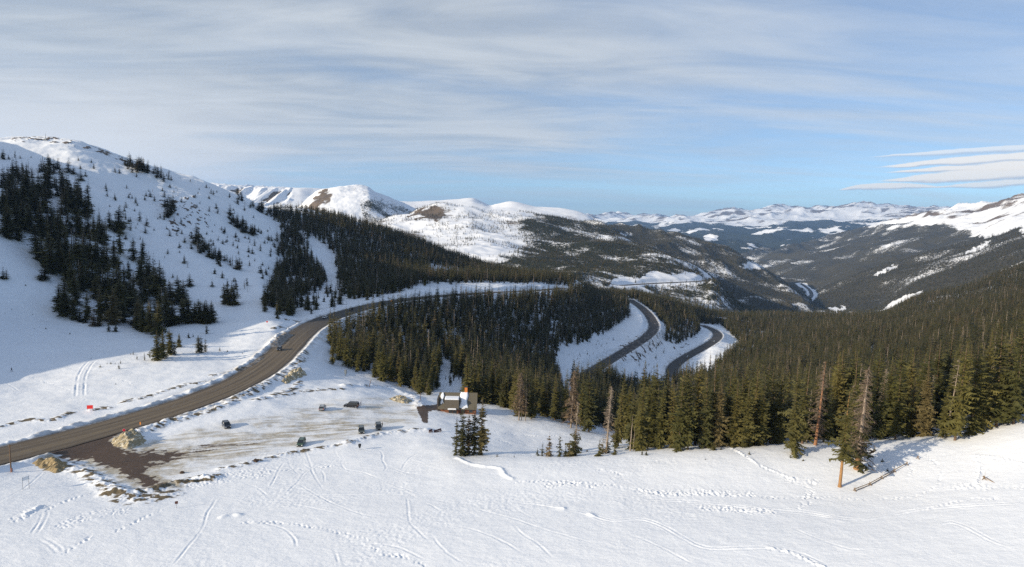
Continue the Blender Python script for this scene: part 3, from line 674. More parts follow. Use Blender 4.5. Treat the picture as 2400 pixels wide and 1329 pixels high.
amp = np.clip(S7.Y/5000, .3, 1.6)
S7.H += (ridged(S7.X/900, S7.Y/900, 5, 340)*46 - 42 + fbm(S7.X/300, S7.Y/300, 4, 341)*14)*amp
u7, v7 = pix(S7.X, S7.Y, S7.H)
nA = fbm(S7.X/520, S7.Y/420, 5, 342); nB = fbm(S7.X/150, S7.Y/150, 3, 343)
line7 = np.interp(u7, [1700, 2040, 2100, 2160, 2220, 2290, 2340, 2400, 2500], [500, 524, 522, 517, 520, 545, 538, 512, 500])
alp = sstep(-14, 10, line7 - v7 + 16*nA)
chute = np.zeros_like(alp)
for poly in ([(2300, 552), (2350, 530), (2400, 503), (2400, 525), (2345, 545), (2310, 556)], [(2395, 528), (2420, 520), (2420, 540), (2395, 545)], [(2068, 730), (2090, 712), (2125, 695), (2160, 683), (2150, 700), (2100, 720), (2078, 734)], [(2195, 699), (2250, 678), (2330, 650), (2400, 612), (2404, 620), (2330, 660), (2260, 685), (2205, 702)], [(2050, 645), (2080, 630), (2100, 625), (2070, 640)], [(2270, 590), (2300, 575), (2320, 565), (2310, 580)]):
    chute = np.maximum(chute, sstep(-5, 3, sdp(u7, v7, poly) + 3*nB))
flat7 = sstep(-4, 4, sdp(u7, v7, [(1945, 722), (1960, 725), (1980, 720), (1978, 728), (1960, 731), (1948, 728)]))
wood7 = np.clip(.86 + .33*nA + .08*nB - 1.4*alp - 1.2*chute - 1.4*flat7, 0, 1)
rock7 = np.clip(alp*(.22 + .6*nA + .2*sstep(10, 22, line7-v7+20-12)), 0, 1)
# valley-bottom road
VR = [(1877, 665), (1885, 669), (1893, 676), (1900, 684), (1902, 691), (1898, 698), (1889, 704.5)]
L = np.array([S7.at(u, v) for u, v in VR]); L = smooth_line(L, 40)
for _ in range(6): L[1:-1] = (L[:-2]+2*L[1:-1]+L[2:])/4
box = (S7.X > L[:, 0].min()-150) & (S7.X < L[:, 0].max()+150) & (S7.Y > L[:, 1].min()-150) & (S7.Y < L[:, 1].max()+150)
d, side, arc, zz = near_line(S7.X[box], S7.Y[box], L)

# the far range and the valley floor before it
f = 1-sstep(25, 70, d); S7.H[box] = S7.H[box]*(1-f)+(zz-1)*f
wood7[box] *= sstep(26, 40, d + 10*nB[box]); rock7[box] *= sstep(30, 60, d)
strip('valley_road', L, 11, MR, .8, lift=2.0)
grid_mesh('valley_side_hill', S7, MV, dict(wood=wood7, rock=rock7))
S5rows = [
 [(900, 640, 5200), (1300, 640, 5200), (1600, 650, 5200), (1800, 660, 5200), (2100, 640, 5200), (2700, 640, 5200)],
 [(900, 580, 7500), (1300, 580, 7500), (1500, 575, 7500), (1700, 580, 7500), (1900, 590, 7500), (2100, 600, 7500), (2700, 600, 7500)],
 [(900, 556, 10000), (1300, 556, 10000), (1600, 556, 10000), (1800, 556, 10000), (2000, 555, 10000), (2700, 555, 10000)],
 [(900, 545, 12500), (1300, 542, 12500), (1600, 540, 12500), (1800, 536, 12500), (2000, 530, 12500), (2150, 522, 12500), (2700, 510, 12500)],
 [(900, 532, 15000), (1300, 530, 15000), (1500, 527, 15000), (1700, 520, 15000), (1900, 514, 15000), (2150, 506, 15000), (2700, 500, 15000)],
 [(900, 512, 20000), (1300, 511, 20000), (1400, 510, 20000), (1450, 509, 20000), (1500, 505, 20000), (1550, 502, 20000), (1600, 501, 20000), (1660, 502, 20000), (1690, 501, 20000), (1722, 496, 20000), (1750, 499, 20000), (1800, 492, 19500), (1860, 490, 19500), (1900, 493, 19500), (1960, 484, 19000), (2000, 485, 19000), (2040, 484, 19000), (2080, 487, 19000), (2150, 492, 19000), (2250, 497, 19000), (2700, 500, 19000)]]
S5rows.append(behind(S5rows[-1], 1.2, 18)); S5rows.append(behind(S5rows[-2], 1.5, 60))
S5 = Sheet(S5rows, np.linspace(-.25, 1.1, 900), np.exp(np.linspace(math.log(5200*K), math.log(27000*K), 460)))
hi = sstep(11500*K, 16500*K, S5.Y)
rg = ridged(S5.X/4200, S5.Y/4200, 6, 350)
S5.H += hi*((rg-1.0)*290) + (1-hi)*(ridged(S5.X/2600, S5.Y/2200, 5, 351)-.9)*150
u5, v5 = pix(S5.X, S5.Y, S5.H)
nA = fbm(S5.X/1800, S5.Y/1200, 5, 352); nB = fbm(S5.X/500, S5.Y/300, 4, 353)
tl = np.interp(u5, [1300, 1400, 1500, 1700, 1800, 1900, 2000, 2100, 2200], [520, 520, 520, 519, 520, 518, 515, 514, 512])
alp = sstep(-7, 6, tl - v5 + 11*nA + 4*nB)
meadow = sstep(.32, .62, nA + .5*nB)*(1-hi)
for cu, cv, ru, rv in ((1580, 540, 11, 3), (1664, 558, 16, 6), (1745, 582, 22, 3.5), (1845, 602, 16, 5), (2045, 524, 18, 3), (1900, 575, 60, 3), (1990, 556, 60, 2.5)):
    meadow = np.maximum(meadow, sstep(1.3, .5, ((u5-cu)/ru)**2+((v5-cv)/rv)**2 + 1.5*nB)*.8)
wood5 = np.clip(.95 + .2*nB - 1.3*alp - .72*meadow, 0, 1)
rock5 = np.clip(alp*(.22 + .5*nB + .35*sstep(.9, 1.5, rg)), 0, 1)
grid_mesh('far_mountain_range', S5, MF, dict(wood=wood5, rock=rock5))

# ------------------------------------------------------------------ sky, sun, air
SUN_EL = math.radians(18); SUN_DIR = np.array([.87, .45])      # the way the light travels over the ground
SUN_DIR = SUN_DIR/np.linalg.norm(SUN_DIR)
tr = Vector((SUN_DIR[0]*math.cos(SUN_EL), SUN_DIR[1]*math.cos(SUN_EL), -math.sin(SUN_EL)))
sl = bpy.data.lights.new('sun', 'SUN'); sl.energy = 4.7; sl.angle = math.radians(.53); sl.color = (1, .87, .67)
so = bpy.data.objects.new('sun', sl); COL.objects.link(so); so.rotation_euler = tr.to_track_quat('-Z', 'Y').to_euler()
world = bpy.data.worlds.new('World'); SC.world = world; world.use_nodes = True
nt = world.node_tree; bg = nt.nodes['Background']
sky = N(nt, 'ShaderNodeTexSky', sky_type='NISHITA'); sky.sun_disc = False; sky.sun_elevation = SUN_EL
sky.sun_rotation = math.atan2(-tr.x, -tr.y); sky.altitude = 3400; sky.air_density = 1.0; sky.dust_density = .6; sky.ozone_density = 1.4
tc = N(nt, 'ShaderNodeTexCoord'); D = tc.outputs['Generated']
sx = N(nt, 'ShaderNodeSeparateXYZ'); nt.links.new(D, sx.inputs[0])
dx, dy, dz = sx.outputs
def M_(op, a, b=None, c=None, clamp=False): return math_(nt, op, a, b, c, clamp)
def MR_(v, a, b, c=0.0, d=1.0):
    n = N(nt, 'ShaderNodeMapRange', interpolation_type='SMOOTHSTEP')
    nt.links.new(v, n.inputs[0])
    for i, q in enumerate((a, b, c, d)): n.inputs[i+1].default_value = q
    return n.outputs[0]
zc_ = M_('ADD', M_('MAXIMUM', dz, 0), .10)
cp = N(nt, 'ShaderNodeCombineXYZ'); nt.links.new(M_('DIVIDE', dx, zc_), cp.inputs[0]); nt.links.new(M_('DIVIDE', dy, zc_), cp.inputs[1])
CP = cp.outputs[0]
az = M_('ARCTAN2', dx, dy); el = M_('ARCSINE', dz)
big = noise(nt, mapping(nt, CP, (.30, .75, 1), (0, 0, .22)), 1.0, 5, .55, .8)
wisp = noise(nt, mapping(nt, CP, (.55, 1.7, 1), (0, 0, .34)), 1.0, 9, .56, 1.5)
fine = noise(nt, mapping(nt, CP, (2.2, 6, 1), (0, 0, .26)), 1.0, 7, .62, .9)
# a veil that is thick to the left and overhead, torn to blue near the skyline and at the upper right
cov = M_('ADD', MR_(az, -.75, .75, .34, -.06), MR_(el, .02, .16, -.22, .10))
blue_top = M_('MULTIPLY', MR_(el, .26, .40), MR_(az, -.25, .1))
cov = M_('SUBTRACT', cov, M_('MULTIPLY', blue_top, .22))
leftlow = M_('MULTIPLY', MR_(az, -.2, -.6), MR_(el, .22, .06))
cov = M_('ADD', cov, M_('MULTIPLY', leftlow, .30))
dens = M_('ADD', cov, M_('ADD', M_('MULTIPLY_ADD', big, 1.25, -.44), M_('MULTIPLY_ADD', wisp, .62, -.27)))
dens = M_('ADD', dens, M_('MULTIPLY_ADD', fine, .13, -.06))
veil = M_('MULTIPLY', MR_(dens, -.15, .75, .22, .94), MR_(el, .45, .8, 1.0, .45))
shade = MR_(M_('MULTIPLY_ADD', wisp, .9, M_('MULTIPLY_ADD', fine, .25, M_('MULTIPLY', big, .45))), .55, 1.05, 1.0, .0)
ccol = mix(nt, shade, (3.35, 3.55, 3.72), (2.2, 2.42, 2.65))
ccol = mix(nt, leftlow, ccol, (4.4, 4.32, 4.2))
skyc = N(nt, 'ShaderNodeMix', data_type='RGBA', blend_type='MULTIPLY'); skyc.inputs[0].default_value = 1
nt.links.new(sky.outputs[0], skyc.inputs[6]); nt.links.new(mix(nt, MR_(el, .42, .75), (.64, .78, .86), (.84, 1.0, 1.10)), skyc.inputs[7])  # clear sky above the frame gets its own brighter tint, for shadow fill
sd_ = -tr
glow = M_('POWER', M_('MAXIMUM', M_('ADD', M_('MULTIPLY', dx, sd_.x), M_('ADD', M_('MULTIPLY', dy, sd_.y), M_('MULTIPLY', dz, sd_.z))), 0), 4)  # extra cloud brightness round the sun, added out of frame as shadow fill
lift = M_('ADD', M_('ADD', 1.0, M_('MULTIPLY', glow, .7)), MR_(el, .50, .95, 0, .35))  # clouds overhead, above the frame, brightened too to fill the shadows
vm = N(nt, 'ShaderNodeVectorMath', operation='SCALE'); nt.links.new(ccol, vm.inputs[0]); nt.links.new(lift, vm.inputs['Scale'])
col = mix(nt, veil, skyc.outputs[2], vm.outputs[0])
# the stack of lens clouds low on the right and the small ones beside it
warp = M_('MULTIPLY_ADD', noise(nt, mapping(nt, CP, (1.2, 1.2, 1)), 1.6, 4), .012, -.006)
def lens(u, v, wu, hu, hd, op=1.0, tilt=0.0):
    global col
    p, t = ray(u, v); a0 = math.atan(p); e0 = math.atan(t/math.sqrt(1+p*p))
    da = M_('MULTIPLY', M_('SUBTRACT', az, a0), F/wu*.82)
    de = M_('SUBTRACT', M_('SUBTRACT', M_('ADD', el, warp), e0), M_('MULTIPLY', M_('SUBTRACT', az, a0), tilt))
    body = M_('SUBTRACT', 1.0, M_('MULTIPLY', da, da), clamp=True)            # height profile along the lens
    top = M_('MULTIPLY', body, hu/F); 
    up = M_('DIVIDE', de, M_('ADD', top, 1e-4)); dn = M_('DIVIDE', M_('MULTIPLY', de, -1), M_('ADD', M_('MULTIPLY', body, hd/F), 1e-4))
    m1 = M_('SUBTRACT', 1.0, MR_(up, .75, 1.05)); m2 = M_('SUBTRACT', 1.0, MR_(dn, .2, 1.15))
    a = M_('MULTIPLY', M_('MULTIPLY', m1, m2), M_('MULTIPLY', MR_(body, .0, .35), op))
    lit = MR_(M_('MULTIPLY_ADD', fine, .5, M_('SUBTRACT', up, dn)), -.6, .75)
    col = mix(nt, a, col, mix(nt, lit, (3.0, 3.2, 3.6), (5.8, 5.5, 5.0)))
lens(2460, 343, 235, 9, 9, .6, .03)
lens(2450, 370, 220, 14, 6, .9, .035)
lens(2460, 390, 215, 13, 5, .95, .02)
lens(2440, 413, 215, 22, 7, .92, .02)
lens(2345, 432, 95, 8, 5, .8, .04)
lens(2080, 440, 75, 10, 5, .85, .03)
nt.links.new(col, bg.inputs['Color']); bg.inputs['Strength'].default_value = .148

# a thin even haze over the whole land
def haze():
    hm = bpy.data.materials.new('thin_air'); hm.use_nodes = True; t = hm.node_tree
    t.nodes.remove(t.nodes['Principled BSDF'])
    v = t.nodes.new('ShaderNodeVolumePrincipled'); v.inputs['Color'].default_value = (.34, .58, 1.0, 1); v.inputs['Density'].default_value = 3.3e-5
    v.inputs['Anisotropy'].default_value = 0.1
    t.links.new(v.outputs[0], t.nodes['Material Output'].inputs['Volume'])
    lo = min(float(s.H.min()) for s in (G, S2, S3, S4, S5, S6, S7)) - 1.0
    hi_ = max(float(s.H.max()) for s in (G, S2, S3, S4, S5, S6, S7)) + 60.0
    x0, x1 = -42000.0, 42000.0; y0, y1 = -2000.0, 40000.0
    bm = bmesh.new(); bmesh.ops.create_cube(bm, size=1)
    for v_ in bm.verts: v_.co = (x0+(v_.co.x+.5)*(x1-x0), y0+(v_.co.y+.5)*(y1-y0), lo+(v_.co.z+.5)*(hi_-lo))
    me = bpy.data.meshes.new('haze'); bm.to_mesh(me); bm.free(); me.materials.append(hm)
    o = bpy.data.objects.new('haze', me); COL.objects.link(o); o['kind'] = 'stuff'; o['label'] = 'thin blue haze over the far mountains'
haze()
SC.view_settings.view_transform = 'Standard'; SC.view_settings.look = 'None'; SC.view_settings.gamma = 1.0
SC.view_settings.exposure = .47
SC.cycles.max_bounces = 6; SC.cycles.diffuse_bounces = 3; SC.cycles.transparent_max_bounces = 8
# ------------------------------------------------------------------ trees: the kinds
def mesh_from(name, V_, F_, mats, midx=None, smooth=False):
    me = bpy.data.meshes.new(name); me.from_pydata([tuple(v) for v in V_], [], F_); me.update()
    for m in mats: me.materials.append(m)
    if midx is not None: me.polygons.foreach_set('material_index', np.asarray(midx, np.int32))
    if smooth: me.polygons.foreach_set('use_smooth', np.ones(len(F_), bool))
    return me

def needle_mat(name, stops):
    m, nt, b = new_mat(name)
    oi = N(nt, 'ShaderNodeObjectInfo'); geo = N(nt, 'ShaderNodeNewGeometry'); tc = N(nt, 'ShaderNodeTexCoord')
    c = ramp(nt, oi.outputs['Random'], stops)
    n = noise(nt, tc.outputs['Object'], 1.3, 4, .65)
    c2 = mix(nt, math_(nt, 'MULTIPLY_ADD', n, 2.4, -.75, clamp=True), c, mix(nt, .5, c, (.105, .090, .032)))
    stand = noise(nt, geo.outputs['Position'], .0075, 4, .6)
    c2 = mix(nt, math_(nt, 'MULTIPLY_ADD', stand, 3.0, -1.35, clamp=True), c2, mix(nt, .35, c2, (.11, .090, .050)))
    c2 = mix(nt, math_(nt, 'MULTIPLY_ADD', stand, -3.4, 1.55, clamp=True), c2, mix(nt, .5, c2, (.018, .022, .012)))
    nt.links.new(c2, b.inputs['Base Color']); b.inputs['Roughness'].default_value = .65; b.inputs['Specular IOR Level'].default_value = .12
    return m
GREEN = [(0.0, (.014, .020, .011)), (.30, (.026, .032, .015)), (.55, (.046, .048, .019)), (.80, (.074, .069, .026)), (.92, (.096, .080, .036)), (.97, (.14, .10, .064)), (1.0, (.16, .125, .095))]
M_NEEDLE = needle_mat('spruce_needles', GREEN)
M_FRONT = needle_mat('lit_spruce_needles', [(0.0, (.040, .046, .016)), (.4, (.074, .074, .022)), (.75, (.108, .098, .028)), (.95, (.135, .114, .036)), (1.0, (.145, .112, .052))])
M_DEADNEEDLE = needle_mat('dry_needles', [(0, (.10, .065, .038)), (.5, (.14, .09, .055)), (1, (.17, .12, .08))])
M_BARK = plain('spruce_bark', (.13, .085, .055), .9, vary=.5, scale=2.5)
M_OLDBARK = plain('orange_bark', (.27, .15, .065), .9, vary=.45, scale=1.8)
M_GREYWOOD = plain('weathered_wood', (.25, .20, .155), .9, vary=.4, scale=2.0)
M_LIMB = plain('grey_brown_limbs', (.17, .125, .095), .9, vary=.35)
M_REDWOOD = plain('red_dead_bark', (.26, .13, .068), .9, vary=.4, scale=1.5)

def tube(pts, rads, n=6):
    """tapered tube through points -> verts, faces"""
    V_, F_ = [], []
    pts = np.array(pts, float)
    for i, (p, r) in enumerate(zip(pts, rads)):
        t = pts[min(i+1, len(pts)-1)]-pts[max(i-1, 0)]; t /= np.linalg.norm(t)+1e-9
        a = np.cross(t, (0, 0, 1) if abs(t[2]) < .9 else (1, 0, 0)); a /= np.linalg.norm(a); b = np.cross(t, a)
        for k in range(n):
            w = 2*math.pi*k/n
            V_.append(p + r*(math.cos(w)*a+math.sin(w)*b))
    for i in range(len(pts)-1):
        for k in range(n):
            F_.append((i*n+k, i*n+(k+1) % n, (i+1)*n+(k+1) % n, (i+1)*n+k))
    F_.append(tuple(range(n))[::-1]); F_.append(tuple(range((len(pts)-1)*n, len(pts)*n)))
    return V_, F_

def spruce_crown(seed, H=20., R=2.1, bare=.06, whorls=40, nb=8, m=5, gap=.12, power=1.5, ragged=.3, fine=1.0):
    r_ = np.random.default_rng(seed); V_, F_ = [], []
    phase = r_.uniform(0, 9); ax, ay = r_.normal(0, .012, 2)
    for w in range(whorls):
        t = bare + (1-bare)*((w+.5)/whorls)**.96
        h = t*H
        tt = (t-bare)/(1-bare)
        prof = min(1.0, .66+tt*2.6)*(1-tt**power)**.9*(1+.22*math.sin(phase+tt*17)+.12*math.sin(phase*2+tt*39))+.035
        nbr = max(3, int(nb*(1-.45*tt)))
        a0 = r_.uniform(0, 6.28)
        for b in range(nbr):
            if r_.random() < gap*(1.3-tt): continue
            a = a0+2*math.pi*b/nbr+r_.normal(0, .25)
            L = R*prof*(1+r_.normal(0, ragged))
            L = max(L, .12)
            droop = (.50-.75*tt)*L*r_.uniform(.6, 1.35)
            ca, sa = math.cos(a), math.sin(a)
            hz = h+r_.normal(0, H/whorls*.45)
            def P(f, side=0, dz=0):
                rr = L*f; z = hz-droop*(f**1.0)+.22*L*max(0, f-.65) + dz
                return (ax*h+ca*rr-sa*side, ay*h+sa*rr+ca*side, z)
            for k in range(m):
                f0 = k/m*.92; f1 = (k+1.25)/m
                wd = fine*L*.56*(1-.55*f0)*r_.uniform(.55, 1.3)
                i = len(V_)
                dz = -wd*r_.uniform(.15, .75)
                V_ += [P(f0), P(min(f1, 1.03)), P(f0*.55+f1*.5, wd, dz), P(f0*.55+f1*.5, -wd, -wd*r_.uniform(.15, .75))]
                F_ += [(i, i+1, i+2), (i+1, i, i+3)]
    # leader
    i = len(V_); V_ += [(ax*H-.12, ay*H, H*.955), (ax*H+.12, ay*H, H*.955), (ax*H, ay*H, H*1.01), (ax*H, ay*H+.13, H*.955)]; F_ += [(i, i+1, i+2), (i+1, i+3, i+2)]
    return V_, F_

def trunk_mesh(name, H, r0, mat, n=7, lean=0, seed=0, top=.98):
    r_ = np.random.default_rng(seed)
    zs = np.array([-1.0, 0, .03, .15, .35, .6, .8, top])*H; zs[0] = -1.0
    rad = r0*np.array([1.35, 1.25, 1.0, .9, .72, .48, .26, .06])
    pts = [(0.012*H*lean*(z/H)+r_.normal(0, .03)*(z > 1), r_.normal(0, .03)*(z > 1), z) for z in zs]
    V_, F_ = tube(pts, rad, n)
    return mesh_from(name, V_, F_, [mat], smooth=True)

def bare_limbs(seed, H, lo, hi, n, Lmax, droop=.45, rad=.05, needles=0.0):
    r_ = np.random.default_rng(seed); V_, F_, mi = [], [], []
    for k in range(n):
        t = lo+(hi-lo)*r_.random()**.9; h = t*H
        L = Lmax*(1-t*.78)*r_.uniform(.35, 1.15); a = r_.uniform(0, 6.28)
        ca, sa = math.cos(a), math.sin(a); dr = droop*r_.uniform(.3, 1.5)
        pts = [(0, 0, h), (ca*L*.4, sa*L*.4, h-dr*L*.22), (ca*L*.75+r_.normal(0, .1), sa*L*.75+r_.normal(0, .1), h-dr*L*.55), (ca*L+r_.normal(0, .15), sa*L+r_.normal(0, .15), h-dr*L*.8)]
        v, f = tube(pts, [rad, rad*.8, rad*.55, rad*.25], 3)
        o = len(V_); V_ += v; F_ += [tuple(i+o for i in q) for q in f]; mi += [0]*len(f)
        for s in range(3):
            f0 = r_.uniform(.35, .95); b = np.array(pts[1])*(1-f0)+np.array(pts[3])*f0
            e = b+np.array([r_.normal(0, .35), r_.normal(0, .35), -r_.uniform(.1, .55)])*L*.5
            v, f = tube([b, e], [rad*.5, rad*.2], 3); o = len(V_); V_ += v; F_ += [tuple(i+o for i in q) for q in f]; mi += [0]*len(f)
        if r_.random() < needles:
            for s in range(4):
                f0 = r_.uniform(.3, 1); b = np.array(pts[0])*(1-f0)+np.array(pts[3])*f0; o = len(V_)
                w = .5*L*r_.uniform(.3, .7)
                V_ += [tuple(b+r_.normal(0, w*.6, 3)*(1, 1, .6)) for _ in range(3)]; F_.append((o, o+1, o+2)); mi.append(1)
    return V_, F_, mi

HC = 20.0          # every spruce kind is modelled 20 m tall and scaled
CROWNS = []
for k in range(7):
    V_, F_ = spruce_crown(100+k, HC, [2.1, 2.45, 1.85, 2.7, 2.2, 2.0, 2.5][k], [.05, .07, .04, .03, .10, .06, .05][k], 48, 11, 7, gap=[.10, .2, .14, .10, .24, .18, .12][k], power=[1.7, 1.25, 2.4, 1.4, 2.0, 1.5, 1.15][k], fine=.72)
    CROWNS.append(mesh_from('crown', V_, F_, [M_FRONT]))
TRUNK = trunk_mesh('trunk', HC, .26, M_BARK)
# lighter versions for the mass of the wood
def solid(name, V_, F_, trunkmat=True):
    v2, f2 = tube([(0, 0, -1.0), (0, 0, HC*.35), (0, 0, HC*.7)], [.24, .16, .04], 5)
    o = len(V_); n = len(F_)
    return mesh_from(name, list(V_)+list(v2), list(F_)+[tuple(i+o for i in q) for q in f2], [M_NEEDLE, M_BARK], [0]*n+[1]*len(f2))
MID = []
for k in range(6):
    V_, F_ = spruce_crown(200+k, HC, [1.8, 2.2, 1.6, 2.4, 2.0, 1.75][k], .03, 24, 8, 3, gap=.07, power=[1.5, 1.15, 1.8, 1.2, 1.35, 1.6][k], ragged=.3)
    MID.append(solid('mid_spruce', V_, F_))
V_, F_ = tube([(0, 0, -1), (0, 0, HC*.5), (.2, 0, HC*.98)], [.26, .17, .04], 5)
v2, f2, _m = bare_limbs(260, HC, .15, .95, 70, 1.9, rad=.05, droop=.5)
MID.append(mesh_from('mid_snag', list(V_)+list(v2), list(F_)+[tuple(i+len(V_) for i in q) for q in f2], [M_GREYWOOD]))
LOW = []
for k in range(5):
    V_, F_ = spruce_crown(300+k, HC, [2.4, 2.9, 2.1, 2.7, 2.5][k], .02, 11, 7, 1, gap=.03, power=[1.4, 1.15, 1.6, 1.2, 1.3][k], ragged=.3)
    LOW.append(solid('far_spruce', V_, F_))

# ------------------------------------------------------------------ where they stand
def jitter(x0, x1, y0, y1, sp):
    gx, gy = np.meshgrid(np.arange(x0, x1, sp), np.arange(y0, y1, sp))
    gx = gx.ravel()+rng.uniform(-.48, .48, gx.size)*sp; gy = gy.ravel()+rng.uniform(-.48, .48, gy.size)*sp
    return gx, gy
roadlines = [R['L'] for R in ROADS.values()]
def off_road(x, y, extra):
    ok = np.ones(x.shape, bool)
    for (nm, R) in ROADS.items():
        L = R['L']; m = (x > L[:, 0].min()-40) & (x < L[:, 0].max()+40) & (y > L[:, 1].min()-40) & (y < L[:, 1].max()+40)
        d = near_line(x[m], y[m], L)[0]; q = np.ones(x.shape, bool); q[m] = d > R['hw']+extra
        ok &= q
    return ok
TX, TY, TH, TR = [], [], [], []           # x, y, height, region
def plant(x, y, h, region):
    TX.append(x); TY.append(y); TH.append(h); TR.append(np.array([region]*len(x), dtype=object))
def zone(poly, yr, sp, hr, region, keep=1.0, clump=0.0, extra=5, excl=(), seed=0):
    P = np.array(poly, float)
    p0, _ = ray(P[:, 0].min()-5, 600); p1, _ = ray(P[:, 0].max()+5, 600)
    ys = np.array(yr)*K
    xs = [p0*ys[0], p0*ys[1], p1*ys[0], p1*ys[1]]
    x, y = jitter(min(xs), max(xs), ys[0], ys[1], sp)
    m = (x/y > p0) & (x/y < p1); x, y = x[m], y[m]
    z = G.h(x, y); u, v = pix(x, y, z)
    m = poly_in(u+rng.normal(0, 4, len(u)), v+rng.normal(0, 2.5, len(u)), poly)
    for e in excl: m &= ~poly_in(u+rng.normal(0, 2, len(u)), v+rng.normal(0, 1.5, len(u)), e)
    if clump: m &= fbm(x/28, y/28, 3, 400+seed) > -.9+clump
    m &= rng.random(len(x)) < keep
    x, y = x[m], y[m]; m = off_road(x, y, extra); x, y = x[m], y[m]
    plant(x, y, rng.uniform(hr[0], hr[1], len(x))*np.where(rng.random(len(x)) < .2, rng.uniform(.45, .8, len(x)), rng.uniform(.9, 1.12, len(x))), region)

# left hillside stands
LEFT = [(0, 480), (45, 455), (95, 432), (150, 442), (190, 455), (235, 520), (250, 572), (300, 600), (340, 625), (375, 660), (392, 720), (405, 760), (368, 792), (330, 775), (300, 768), (250, 764), (205, 757), (150, 735), (122, 712), (120, 660), (100, 640), (60, 560), (20, 570), (0, 560)]
zone(LEFT, (220, 430), 4.6, (13, 21), 'left_stand', .76, .66, excl=[[(40, 545), (60, 540), (110, 580), (105, 592), (60, 590)], [(130, 490), (160, 520), (165, 545), (135, 520)], [(185, 700), (205, 715), (200, 735), (180, 720)]], seed=1)
zone([(0, 400), (85, 400), (70, 430), (0, 455)], (300, 460), 5.5, (11, 17), 'left_stand', .6, .65, seed=2)
zone([(95, 400), (150, 385), (150, 400), (110, 415)], (300, 460), 5, (12, 17), 'left_stand', .85, .45, seed=3)
zone([(0, 345), (70, 350), (72, 362), (0, 378)], (300, 470), 5, (8, 13), 'left_stand', .8, .4, seed=4)
zone([(385, 480), (412, 480), (415, 500), (390, 515), (385, 500)], (400, 560), 4.5, (10, 15), 'left_slope', .5, .3, seed=5)
zone([(455, 565), (520, 605), (565, 640), (520, 620), (455, 585)], (300, 480), 4.6, (9, 15), 'left_slope', .62, .35, seed=6)
zone([(535, 510), (600, 545), (595, 560), (535, 520)], (380, 560), 4.8, (9, 14), 'left_slope', .75, .3, seed=7)
zone([(285, 388), (330, 390), (350, 402), (400, 424), (400, 430), (320, 402), (285, 394)], (400, 620), 4.8, (9, 15), 'left_slope', .6, .35, seed=8)
zone([(540, 462), (640, 500), (660, 508), (640, 512), (560, 475)], (500, 720), 6, (10, 16), 'left_slope', .85, .2, seed=9)
zone([(400, 540), (700, 540), (640, 700), (520, 690), (440, 640)], (280, 560), 8.5, (2.5, 8.5), 'left_slope', .36, .5, seed=10)
zone([(230, 440), (520, 440), (640, 540), (500, 640), (400, 640), (280, 520)], (330, 640), 9, (2, 8), 'left_slope', .30, .5, seed=11)
# gully strip beside the big wood
zone([(650, 560), (700, 520), (715, 560), (730, 610), (762, 640), (760, 665), (722, 690), (700, 700), (692, 742), (616, 742), (618, 700), (640, 660), (655, 610)], (300, 620), 4.6, (10, 16), 'gully_stand', .88, .42, seed=12)
zone([(690, 690), (760, 650), (800, 700), (800, 720), (720, 735)], (280, 520), 6.0, (6, 13), 'gully_stand', .42, .5, seed=13)
# the big dark wood above the highway
zone([(636, 498), (720, 500), (800, 515), (950, 560), (1100, 612), (1200, 640), (1345, 657), (1345, 668), (1200, 662), (1060, 662), (990, 668), (925, 686), (870, 697), (812, 700), (795, 680), (790, 630), (792, 598), (755, 570), (722, 560), (700, 545), (665, 545)], (380, 900), 4.7, (12, 18), 'upper_wood', .96, .15, 9, excl=[[(1004, 622), (1060, 628), (1092, 640), (1090, 650), (1050, 640), (1004, 640)]], seed=14)
# the wood inside the big bend
INNER = [(768, 820), (780, 780), (808, 752), (850, 738), (900, 722), (1000, 704), (1180, 694), (1340, 690), (1440, 702), (1474, 716), (1478, 742), (1430, 772), (1365, 806), (1318, 808), (1298, 815), (1300, 850), (1330, 1000), (1240, 985), (1150, 948), (1090, 945), (1088, 900), (1046, 900), (1030, 905), (1012, 926), (960, 916), (900, 895), (850, 880), (800, 862), (775, 845)]
zone(INNER, (205, 830), 4.5, (12, 19), 'inner_wood', .96, .12, 7, excl=[[(1026, 925), (1028, 872), (1040, 838), (1048, 838), (1056, 875), (1092, 890), (1092, 925)], [(812, 745), (900, 722), (900, 730), (860, 748), (830, 760)]], seed=15)
zone([(1044, 885), (1085, 890), (1085, 912), (1050, 905)], (205, 300), 4, (5, 9), 'inner_wood', .6, 0, seed=16)
# everything to the right of the bend
BANK1 = [(1298, 800), (1340, 812), (1400, 788), (1436, 752), (1470, 735), (1474, 700), (1500, 700), (1528, 728), (1556, 770), (1548, 800), (1530, 815), (1500, 850), (1440, 880), (1340, 895), (1318, 850)]
BANK2 = [(1440, 860), (1480, 838), (1520, 800), (1545, 798), (1590, 806), (1640, 784), (1640, 758), (1690, 762), (1736, 806), (1712, 832), (1660, 872), (1560, 895), (1440, 900)]
EDGE = [(1120, 940), (1160, 950), (1210, 978), (1250, 984), (1300, 986), (1340, 1000), (1400, 1022), (1440, 1050), (1500, 1056), (1600, 1056), (1700, 1048), (1780, 1044), (1850, 1036), (1900, 1034), (2000, 1030), (2100, 1026), (2200, 1020), (2290, 1010), (2340, 1000), (2400, 984), (2480, 960)]
eg = np.array([G.at(u, v) for u, v in EDGE]); ep = eg[:, 0]/eg[:, 1]; ey = eg[:, 1]
